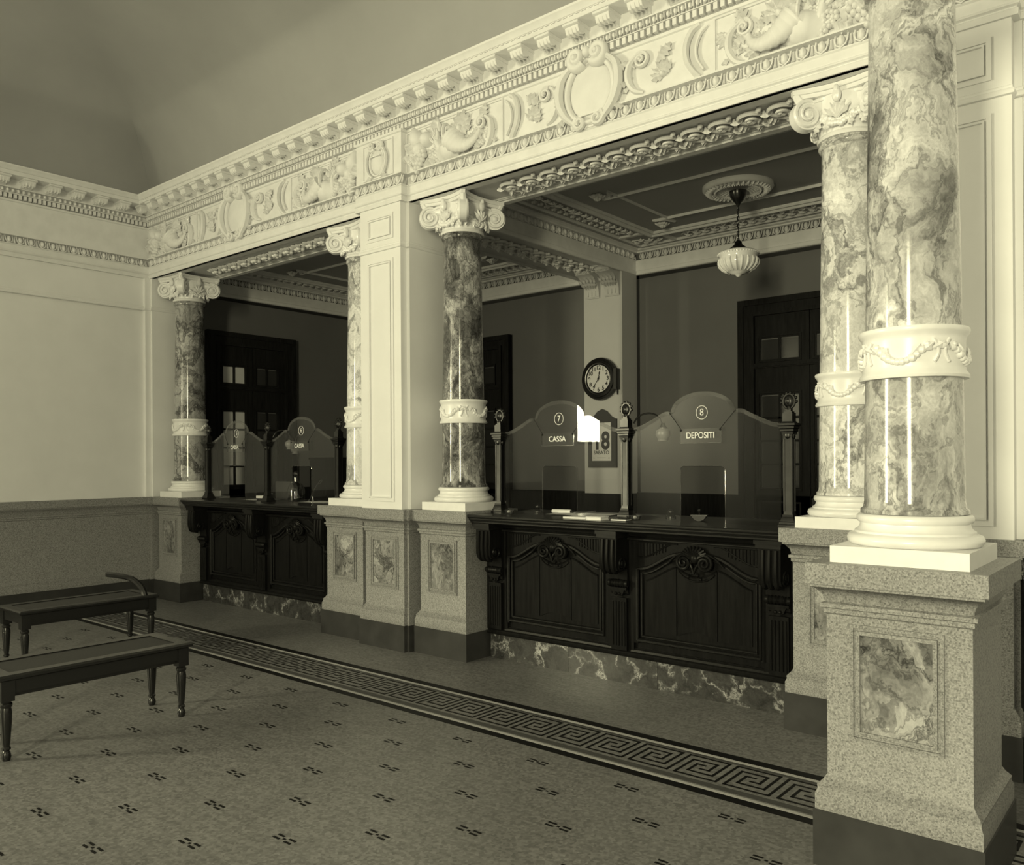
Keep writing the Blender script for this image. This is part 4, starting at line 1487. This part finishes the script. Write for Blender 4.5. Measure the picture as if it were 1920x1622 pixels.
        # fluted spandrels under the top rail
        for s in (-1, 1):
            sp = MB()
            for k in range(9):
                xx = s * (0.415 - 0.024 * k)
                zl = s_curve(xx, half, 0.808, 0.925) + 0.09 - 0.006 * k
                if zl < 0.975:
                    sp.tube([(px + xx, 4.862, zl), (px + xx, 4.862, 0.985)], 0.0075, 6)
            e2 = [(px + s * (0.43 - 0.3 * i / 12), 4.858, min(0.99, s_curve(0.43 - 0.3 * i / 12, half, 0.808, 0.925) + 0.078)) for i in range(13)]
            sp.tube(e2, 0.006, 5)
            sp.tube([(px + s * 0.43, 4.858, 0.99), (px + s * 0.17, 4.858, 0.99)], 0.006, 5)
            sp.build('fluted_spandrel', 'wood', c)
        # carved shell with two volutes
        cv = MB()
        for s in (-1, 1):
            cv.tube([(s * x_, y_, z_) for x_, y_, z_ in spiral(0.075, 0.0, 0.056, 0.008, 150, -2.2, 40, -0.014, -0.016)], [0.013 - 0.005 * i / 40 for i in range(41)], 7)
            cv.ball((s * 0.075, -0.002, 0), (0.055, 0.008, 0.055), 16, 6)
            cv.tube(smooth_pts([(s * 0.05, -0.01, 0.05), (s * 0.10, -0.008, 0.055), (s * 0.15, -0.004, 0.03), (s * 0.2, 0.0, -0.02)], 5), [0.013 - 0.006 * i / 15 for i in range(16)], 6)
        cv.ball((0, -0.014, 0.028), (0.032, 0.02, 0.034), 12, 7)
        cv.tube(smooth_pts([(-0.035, -0.012, 0.0), (-0.012, -0.02, -0.03), (0, -0.022, -0.07)], 5), 0.008, 6)
        cv.tube(smooth_pts([(0.035, -0.012, 0.0), (0.012, -0.02, -0.03), (0, -0.022, -0.07)], 5), 0.008, 6)
        for k in range(5):
            cv.ball(((-1) ** k * 0.022 * (k > 0) * (1 + k // 3), -0.012, -0.055 - 0.012 * k), 0.012, 7, 5)
        ob = cv.build('carved_volutes', 'wood', c, (px, 4.852, 0.878))
        shell = MB()
        for i in range(9):
            a = (i - 4) * 0.30
            shell.tube([(0.02 * math.sin(a), -0.012, 0.045), (0.055 * math.sin(a), -0.024, 0.045 + 0.035 * math.cos(a)), (0.088 * math.sin(a), -0.012, 0.045 + 0.065 * math.cos(a))], [0.007, 0.012, 0.008], 6)
        shell.build('shell', 'wood', ob)
        MB().tube([(px + 0.145 * math.cos(math.radians(a)), 4.868, 0.86 + 0.105 * math.sin(math.radians(a))) for a in range(205, 340, 9)], 0.006, 6).build('apron_bead', 'wood', c)
    return c


cn = make_counter(XC1, 'dark carved wooden counter with veined marble base below screens 7 and 8')
dup(cn, (XC0, 0, 0), 'dark carved wooden counter with veined marble base in front of the glazed door')


# ------------------------------------------------------------------ brass posts and glass screens
YG = 4.93
PX1 = (-4.285, -3.12, -1.96)
PX0 = (-8.615, -7.46, -6.30)


def make_post(loc, label):
    p = thing('brass_post', label, 'post', loc)
    MB().lathe([(0.0, 0.0), (0.075, 0.0), (0.075, 0.014), (0.070, 0.018), (0.066, 0.03), (0.06, 0.034), (0.052, 0.055), (0.046, 0.062), (0.046, 0.075), (0.0, 0.075)], 4, mat=Matrix.Rotation(PI / 4, 4, 'Z')).build('foot', 'bronze', p, angle=20)
    b = MB().lathe([(0.0, 0.07), (0.040, 0.07), (0.037, 0.09), (0.037, 0.54), (0.042, 0.565), (0.0, 0.565)], 4, mat=Matrix.Rotation(PI / 4, 4, 'Z'))
    sh = b.build('shaft', 'brass', p, angle=20)
    r_ = MB()
    for q in range(4):
        mt = Matrix.Rotation(q * PI / 2, 4, 'Z')
        r_.box(-0.0255, -0.018, -0.0295, -0.024, 0.095, 0.535, mt).box(0.018, 0.0255, -0.0295, -0.024, 0.095, 0.535, mt)
        r_.ball((0, -0.028, 0.555), (0.018, 0.010, 0.022), 8, 5, mt)
    r_.build('shaft_rib', 'brass', sh)
    MB().lathe([(0.0, 0.56), (0.048, 0.56), (0.05, 0.575), (0.058, 0.58), (0.058, 0.592), (0.066, 0.597), (0.066, 0.61), (0.076, 0.615), (0.076, 0.628), (0.05, 0.632), (0.046, 0.64), (0.0, 0.64)], 4, mat=Matrix.Rotation(PI / 4, 4, 'Z')).build('capital', 'bronze', p, angle=20)
    MB().box(-0.03, 0.03, -0.03, 0.03, 0.635, 0.69).box(-0.024, 0.024, -0.024, 0.024, 0.69, 0.70).box(-0.016, 0.016, -0.016, 0.016, 0.70, 0.716).build('block', 'brass', p)
    f = MB()
    f.ball((0, 0, 0.762), (0.034, 0.022, 0.042), 16, 8)
    f.tube([(0.036 * math.cos(2 * PI * i / 20), 0, 0.762 + 0.044 * math.sin(2 * PI * i / 20)) for i in range(21)], 0.008, 6, cap=False)
    for i in range(8):
        a = PI * (i + 0.5) / 8 * 1.25 - 0.35
        f.ball((0.046 * math.cos(a), 0, 0.764 + 0.05 * math.sin(a)), 0.010, 6, 5)
    f.tube([(0, 0, 0.71), (0, 0, 0.74)], [0.02, 0.012], 8)
    for s in (-1, 1):
        f.ball((0, s * 0.019, 0.762), (0.013, 0.006, 0.018), 8, 5)
    f.build('finial', 'bronze', p)
    return p


PL = ('brass post with oval finial between the dark mottled column and screen 7', 'brass post with oval finial between screens 7 and 8', 'brass post with oval finial right of screen 8')
QL = ('brass post with oval finial beside the grey column in the corner', 'brass post with oval finial before the glazed door', 'brass post with oval finial beside the half hidden pale column')
bp0 = make_post((PX1[0], YG, ZT), PL[0])
for x, lb in list(zip(PX1[1:], PL[1:])) + list(zip(PX0, QL)):
    dup(bp0, (x, YG, ZT), lb)

# pane outline: shoulders, cusps, arch, and a pay opening at the foot
HWG = 0.528
left = [(v.x, v.z) for v in smooth_pts([(-HWG, 0, 1.768), (-0.47, 0, 1.778), (-0.36, 0, 1.826), (-0.285, 0, 1.864), (-0.245, 0, 1.868)], 5)]
archp = [(0.228 * math.cos(math.radians(a)), 1.862 + 0.128 * math.sin(math.radians(a))) for a in range(180, -1, -9)]
right = [(-x, z) for x, z in left[::-1]]
HEAD = left + archp + right
OPEN = [(0.16, ZT), (0.16, 1.475)] + [(0.13 + 0.03 * math.cos(math.radians(a)), 1.475 + 0.03 * math.sin(math.radians(a))) for a in range(0, 91, 18)] + \
       [(-0.13 + 0.03 * math.cos(math.radians(a)), 1.475 + 0.03 * math.sin(math.radians(a))) for a in range(90, 181, 18)] + [(-0.16, 1.475), (-0.16, ZT)]


def make_pane(loc, label, number):
    s = thing('glass_screen', label, 'glass screen', loc)
    z0 = ZT + 0.002 - 0.0
    # slabs: left of the opening, right of it, and above it
    mb = MB()
    t = 0.004
    Lp = [p for p in HEAD if p[0] < -0.1605]
    Rp = [p for p in HEAD if p[0] > 0.1605]
    Mp = [p for p in HEAD if -0.1605 <= p[0] <= 0.1605]
    out = [(-HWG, z0)] + Lp + Mp + Rp + [(HWG, z0)] + OPEN
    mb.prism(out, -t, t)
    mb.build('pane', 'glass', s, smooth=False)
    # polished bevel along the head
    bv = MB()
    n = len(HEAD)
    inn = []
    for i, (x, z) in enumerate(HEAD):
        k = 0.026
        if abs(x) < 0.2285 and z > 1.8615:
            dx, dz = x / 0.228, (z - 1.862) / 0.128
            l = math.hypot(dx, dz) or 1
            inn.append((x - k * dx / l, z - k * dz / l))
        else:
            inn.append((x * 0.985, z - k))
    for i in range(n - 1):
        a, b = HEAD[i], HEAD[i + 1]
        c_, d_ = inn[i], inn[i + 1]
        for y0, y1 in ((-t * 0.3, -t - 0.003), (t * 0.3, t + 0.003)):
            bv.add([(a[0], y0, a[1]), (b[0], y0, b[1]), (d_[0], y1, d_[1]), (c_[0], y1, c_[1])], [(0, 1, 2, 3)])
    bv.build('bevelled_edge', 'bevel', s)
    oe = MB().tube([(x, 0, z) for x, z in OPEN], 0.0035, 5)
    oe.build('opening_edge', 'bevel', s)
    nr = MB().tube([(0.026 + 0.040 * math.cos(2 * PI * i / 28) - 0.026, -t - 0.001, 1.853 + 0.044 * math.sin(2 * PI * i / 28)) for i in range(29)], 0.0022, 5, cap=False)
    nr.build('number_ring', 'etch', s)
    put('number', text_mesh(number, 0.064, 'etch', 0.0006, -0.0002, 0.9), s, (0, -t - 0.001, 1.853), UPRIGHT)
    return s


def make_sign(loc, label, word):
    s = thing('hanging_sign', label, 'sign', loc)
    MB().box(-0.148, 0.148, -0.004, 0.004, 1.655, 1.748).build('glass_plate', 'glass', s)
    e = MB().box(-0.148, 0.148, -0.005, 0.005, 1.652, 1.656).box(-0.149, -0.147, -0.005, 0.005, 1.655, 1.748).box(0.147, 0.149, -0.005, 0.005, 1.655, 1.748)
    e.build('plate_edge', 'bevel', s)
    put('lettering', text_mesh(word, 0.056, 'etch', 0.001, 0.0007, 0.88 if len(word) > 6 else 0.95), s, (0.0, -0.006, 1.702), UPRIGHT)
    for q in (-1, 1):
        m = MB()
        m.tube([(q * 0.236, 0.014, 1.86), (q * 0.14, -0.002, 1.745)], 0.0022, 5)
        m.ball((q * 0.14, -0.003, 1.738), 0.008, 7, 5)
        m.build('hanging_chain', 'black', s)
    return s


for (xa, xb), num, word, lb, lb2 in (((PX1[0], PX1[1]), '7', 'CASSA', 'arched glass screen etched 7 beside the dark mottled column', 'glass plate sign reading CASSA hung on screen 7'),
                                     ((PX1[1], PX1[2]), '8', 'DEPOSITI', 'arched glass screen etched 8 carrying the DEPOSITI sign', 'glass plate sign reading DEPOSITI hung on screen 8'),
                                     ((PX0[0], PX0[1]), '5', 'CASSA', 'arched glass screen with number 5 in front of the glazed door', 'glass plate sign reading CASSA in front of the glazed door'),
                                     ((PX0[1], PX0[2]), '6', 'CASSA', 'arched glass screen beside the half hidden pale column', 'glass plate sign reading CASSA beside the half hidden column')):
    xm = (xa + xb) / 2
    make_pane((xm, YG, 0), lb, num)
    make_sign((xm + 0.0, YG - 0.022, 0), lb2, word)


# ------------------------------------------------------------------ lamp arms on the posts
def make_arm(loc, label, sgn=1):
    a = thing('lamp_arm', label, 'lamp', loc)
    MB().tube(smooth_pts([(0.0, 0.0, 0.0), (0.03 * sgn, 0.02, 0.05), (0.09 * sgn, 0.05, 0.07), (0.15 * sgn, 0.07, 0.05), (0.185 * sgn, 0.08, -0.01)], 6), 0.006, 7).build('arm', 'bronze', a)
    MB().lathe([(0.0, 0.0), (0.012, 0.0), (0.02, -0.02), (0.03, -0.03), (0.03, -0.04), (0.0, -0.04)][::-1], 16, (0.187 * sgn, 0.08, 0.0)).build('socket', 'bronze', a)
    MB().lathe([(0.026, -0.036), (0.046, -0.055), (0.05, -0.08), (0.038, -0.105), (0.03, -0.115), (0.036, -0.125), (0.034, -0.125), (0.028, -0.115), (0.036, -0.10), (0.045, -0.08), (0.042, -0.058), (0.022, -0.04)][::-1], 20, (0.187 * sgn, 0.08, 0.0), flute=lambda i: 1 + 0.05 * (i % 2)).build('tulip_shade', 'tulip', a)
    return a


make_arm((PX1[1] + 0.037, YG + 0.037, 1.80), 'bent lamp arm with small tulip shade behind screen 8')
make_arm((PX0[1] + 0.037, YG + 0.037, 1.80), 'bent lamp arm with tulip shade reaching behind the screen by the pale column')
make_arm((PX0[1] + 0.27, YG + 0.20, 1.755), 'bent lamp arm with tulip shade close to the middle post before the glazed door', -1)

# ------------------------------------------------------------------ things on the counters
zt = ZT


def sheet(x, y, w, d, rz, label, z=zt, n=1, cat='paper', mt='paper'):
    mb = MB()
    N = 6
    vs, fs = [], []
    for i in range(N + 1):
        for j in range(3):
            a, b = -w / 2 + w * i / N, -d / 2 + d * j / 2
            vs.append((a, b, 0.002 + 0.006 * n * (math.sin(i * 1.3) * 0.3 + 0.5)))
    for i in range(N):
        for j in range(2):
            k = i * 3 + j
            fs.append((k, k + 3, k + 4, k + 1))
    mb.add(vs, fs)
    mb.add([(v[0], v[1], 0.0) for v in vs], [q[::-1] for q in fs])
    o = mb.build('paper_sheet', mt, None, (x, y, z), (0, 0, rz))
    tag(o, label, cat, 'paper sheets on the counters')
    return o


sheet(-3.62, 5.12, 0.5, 0.30, 0.05, 'wide white sheet of paper lying behind screen 7')
sheet(-7.85, 5.12, 0.42, 0.30, -0.04, 'white sheet of paper lying behind the screen before the glazed door')
sheet(-6.78, 5.14, 0.55, 0.28, 0.03, 'white sheet of paper lying beside the half hidden pale column')
o = MB().box(-0.13, 0.13, -0.06, 0.06, 0, 0.012).build('blotter_pad', 'paper', None, (-3.40, 4.80, zt), (0, 0, 0.06))
tag(o, 'thin white blotter pad on the counter in front of screen 7', 'blotter')
for k, (x, y, w, h, lb) in enumerate(((-3.25, 4.755, 0.13, 0.022, 'small pale booklet lying before the post between screens 7 and 8'), (-3.06, 4.76, 0.12, 0.016, 'small dark booklet lying before the post between screens 7 and 8'))):
    b_ = thing('booklet', lb, 'book', (x, y, zt), 0.15 * k)
    MB().box(-w / 2, w / 2, -0.05, 0.05, 0, h * 0.2).box(-w / 2, w / 2, -0.05, 0.05, h * 0.8, h).box(-w / 2, -w / 2 + 0.004, -0.05, 0.05, 0, h).build('cover', 'paper' if k == 0 else 'black', b_)
    MB().box(-w / 2 + 0.005, w / 2 - 0.004, -0.046, 0.046, h * 0.2, h * 0.8).build('pages', 'paper', b_)


def ash(x, y, label, r=0.05, mt='glass'):
    t_ = thing('glass_dish', label, 'dish', (x, y, zt))
    MB().lathe([(0.0, 0.004), (r * 0.8, 0.004), (r, 0.03), (r * 1.05, 0.03), (r * 0.85, 0.0), (0.0, 0.0)][::-1], 20, flute=lambda i: 1 + 0.05 * (i % 2)).build('bowl', 'bevel', t_)
    MB().ball((0.01, 0.0, 0.018), (0.014, 0.014, 0.012), 8, 5).build('sponge', 'paper', t_)
    return t_


ash(-3.02, 4.86, 'small faceted glass dish beside the post between screens 7 and 8')
ash(-4.15, 4.86, 'small faceted glass dish on the counter beside the dark mottled column')


def inkwell(x, y, label):
    t_ = thing('inkwell', label, 'inkwell', (x, y, zt))
    MB().lathe([(0.0, 0.0), (0.035, 0.0), (0.035, 0.02), (0.02, 0.032), (0.0, 0.032)], 16).build('base', 'black', t_, angle=30)
    MB().ball((0, 0, 0.048), 0.020, 12, 8).build('lid', 'brass', t_)
    return t_


inkwell(-2.87, 5.10, 'small inkwell with round polished lid behind the DEPOSITI screen')
inkwell(-4.03, 5.08, 'small inkwell with round polished lid near the dark mottled column')


def roller(x, y, rz, label):
    t_ = thing('rocker_blotter', label, 'blotter', (x, y, zt), rz)
    MB().prism([(0.05 * math.cos(math.radians(a)), 0.05 + 0.05 * math.sin(math.radians(a))) for a in range(200, 341, 14)], -0.03, 0.03).build('curved_pad', 'board', t_)
    MB().box(-0.055, 0.055, -0.032, 0.032, 0.033, 0.041).build('plate', 'black', t_)
    MB().lathe([(0.0, 0.041), (0.006, 0.041), (0.006, 0.055), (0.014, 0.066), (0.01, 0.078), (0.0, 0.08)], 12).build('knob', 'black', t_)
    return t_


roller(-2.63, 5.06, 0.3, 'dark rocker blotter with knob behind screen 8')
t_ = thing('ruler_roll', 'white cylindrical ruler lying by a pen behind screen 7', 'ruler', (-3.86, 5.14, zt))
MB().tube([(-0.07, 0, 0.016), (0.09, 0.02, 0.016)], 0.016, 12).build('rod', 'paper', t_)
MB().tube([(0.09, 0.02, 0.016), (0.11, 0.023, 0.016)], 0.010, 8).build('tip', 'black', t_)


def pen(x, y, rz, tilt, label, mt='black', L=0.17):
    t_ = thing('dip_pen', label, 'pen', (x, y, zt), rz)
    p1 = Vector((L * math.cos(tilt), 0, L * math.sin(tilt) + 0.006))
    MB().tube([(0, 0, 0.006), tuple(p1)], [0.003, 0.006], 7).build('holder', mt, t_)
    MB().tube([(-0.02, 0, 0.004), (0, 0, 0.006)], [0.001, 0.003], 6).build('nib', 'brass', t_)
    return t_


pen(-3.72, 5.16, 0.15, 0.12, 'dark dip pen lying behind screen 7')
pen(-3.58, 4.80, -0.04, 0.0, 'dark dip pen lying flat on the counter before screen 7', L=0.2)
pen(-7.72, 5.10, 2.0, 0.7, 'pale pen leaning before the glazed door', 'paper', 0.1)
pen(-6.98, 5.14, 2.6, 0.5, 'pale pen leaning beside the water bottle', 'paper', 0.09)
# left counter: bottle, box, spoon-handled stamp
bt = thing('water_bottle', 'clear glass water bottle on the counter by the middle post', 'bottle', (-7.30, 5.16, zt))
MB().lathe([(0.0, 0.0), (0.085, 0.0), (0.09, 0.02), (0.09, 0.12), (0.07, 0.17), (0.03, 0.20), (0.025, 0.25), (0.032, 0.26), (0.028, 0.262), (0.02, 0.25), (0.025, 0.20), (0.064, 0.168), (0.084, 0.118), (0.084, 0.02), (0.0, 0.01)], 24).build('body', 'bevel', bt)
MB().ball((0, 0, 0.285), (0.028, 0.028, 0.03), 12, 7).build('stopper', 'bevel', bt)
MB().lathe([(0.0, 0.012), (0.08, 0.012), (0.082, 0.09), (0.0, 0.09)], 20).build('water', 'glass', bt)
bx_ = thing('card_box', 'small white card box on the counter before the glazed door', 'box', (-7.66, 5.0, zt), 0.1)
MB().box(-0.055, 0.055, -0.035, 0.035, 0, 0.03).build('tray', 'black', bx_)
MB().box(-0.06, 0.06, -0.04, 0.04, 0.03, 0.055).build('lid', 'paper', bx_)
st = thing('spoon_stamp', 'dark long handled stamp leaning beside the water bottle', 'stamp', (-7.10, 5.18, zt))
MB().lathe([(0.0, 0.0), (0.03, 0.0), (0.03, 0.012), (0.01, 0.02), (0.0, 0.02)], 14).build('foot', 'black', st)
MB().tube([(0.0, 0, 0.01), (0.07, 0.01, 0.12), (0.12, 0.015, 0.18)], [0.007, 0.008, 0.007], 7).build('handle', 'black', st)
MB().tube([(0.12, 0.015, 0.18), (0.15, 0.018, 0.212), (0.18, 0.02, 0.225), (0.185, 0.02, 0.215), (0.16, 0.018, 0.19), (0.12, 0.015, 0.18)], 0.005, 6).build('loop', 'black', st)
pb = thing('account_ledger', 'dark ledger standing on the office counter before the glazed door', 'book', (-7.62, 5.22, zt))
MB().box(-0.14, 0.14, 0.0, 0.008, 0, 0.20).box(-0.14, 0.14, 0.032, 0.04, 0, 0.20).box(-0.14, -0.132, 0, 0.04, 0, 0.2).build('cover', 'board', pb)
MB().box(-0.13, 0.135, 0.008, 0.032, 0.005, 0.195).build('pages', 'paper', pb)

# dark cabinet against the office end wall
cb = thing('cabinet', 'low black wooden cabinet against the office end wall', 'cabinet', (XO + 0.042, 7.2, 0), PI / 2)
MB().box(-0.29, 0.29, -0.36, 0.0, 0.06, 1.57).build('body', 'door_wood', cb)
MB().box(-0.31, 0.31, -0.39, 0.0, 1.57, 1.60).build('top', 'door_wood', cb)
MB().box(-0.30, 0.30, -0.37, 0.0, 0.0, 0.06).build('plinth', 'door_wood', cb)
for s in (-1, 1):
    d_ = MB().box(s * 0.145 - 0.138, s * 0.145 + 0.138, -0.375, -0.36, 0.1, 1.54).build('door', 'door_wood', cb)
    MB().ball((s * 0.03, -0.385, 0.9), 0.014, 8, 6).build('knob', 'brass', d_)


# ------------------------------------------------------------------ cane benches in the hall
def make_bench(loc, label, rz=0.0, L=1.05, Wd=0.46):
    """corner seat edge at the origin, running to -x and -y"""
    b = thing('cane_bench', label, 'bench', loc, rz)
    zt_ = 0.45
    s = MB()
    s.mould([(-Wd, -L), (0, -L), (0, 0), (-Wd, 0)], [(-0.07, zt_ - 0.012), (-0.07, zt_), (-0.006, zt_), (0.004, zt_ - 0.01), (0.004, zt_ - 0.024), (-0.006, zt_ - 0.03), (-0.07, zt_ - 0.03)], True)
    s.build('seat_frame', 'black', b, angle=30)
    MB().box(-Wd + 0.065, -0.065, -L + 0.065, -0.065, zt_ - 0.014, zt_ - 0.006).build('cane_seat', 'cane', b)
    MB().box(-Wd + 0.02, -0.02, -0.045, -0.02, zt_ - 0.10, zt_ - 0.028).box(-Wd + 0.02, -0.02, -L + 0.02, -L + 0.045, zt_ - 0.10, zt_ - 0.028).box(-0.045, -0.02, -L + 0.02, -0.02, zt_ - 0.10, zt_ - 0.028).box(-Wd + 0.02, -Wd + 0.045, -L + 0.02, -0.02, zt_ - 0.10, zt_ - 0.028).build('apron', 'black', b)
    lg = MB()
    lg.box(-0.032, 0.032, -0.032, 0.032, 0.31, zt_ - 0.025)
    lg.lathe([(0.0, 0.0), (0.018, 0.0), (0.024, 0.02), (0.020, 0.04), (0.014, 0.05), (0.022, 0.058), (0.022, 0.066), (0.016, 0.072), (0.02, 0.10), (0.027, 0.2), (0.029, 0.25), (0.024, 0.275), (0.03, 0.285), (0.03, 0.295), (0.024, 0.302), (0.028, 0.312), (0.0, 0.312)], 18)
    lm_ = lg.mesh('leg', 'black')
    for x in (-0.045, -Wd + 0.045):
        for y in (-0.045, -L + 0.045):
            put('leg', lm_, b, (x, y, 0))
    r1 = MB().box(-0.055, -0.035, -L + 0.05, -0.05, 0.33, 0.355).build('stretcher', 'black', b)
    MB().box(-Wd + 0.035, -Wd + 0.055, -L + 0.05, -0.05, 0.33, 0.355).build('stretcher', 'black', b)
    return b


bn = make_bench((-4.775, 2.615, 0), 'black bench with cane seat and turned legs on the patterned floor')
b2 = dup(bn, (-6.74, 3.40, 0), 'black cane bench with curved arm standing by the corner pedestal')
MB().tube(smooth_pts([(-0.03, -0.10, 0.44), (-0.06, -0.12, 0.52), (-0.16, -0.16, 0.585), (-0.30, -0.2, 0.60), (-0.44, -0.22, 0.60)], 6), 0.024, 8).build('arm_rail', 'black', b2)
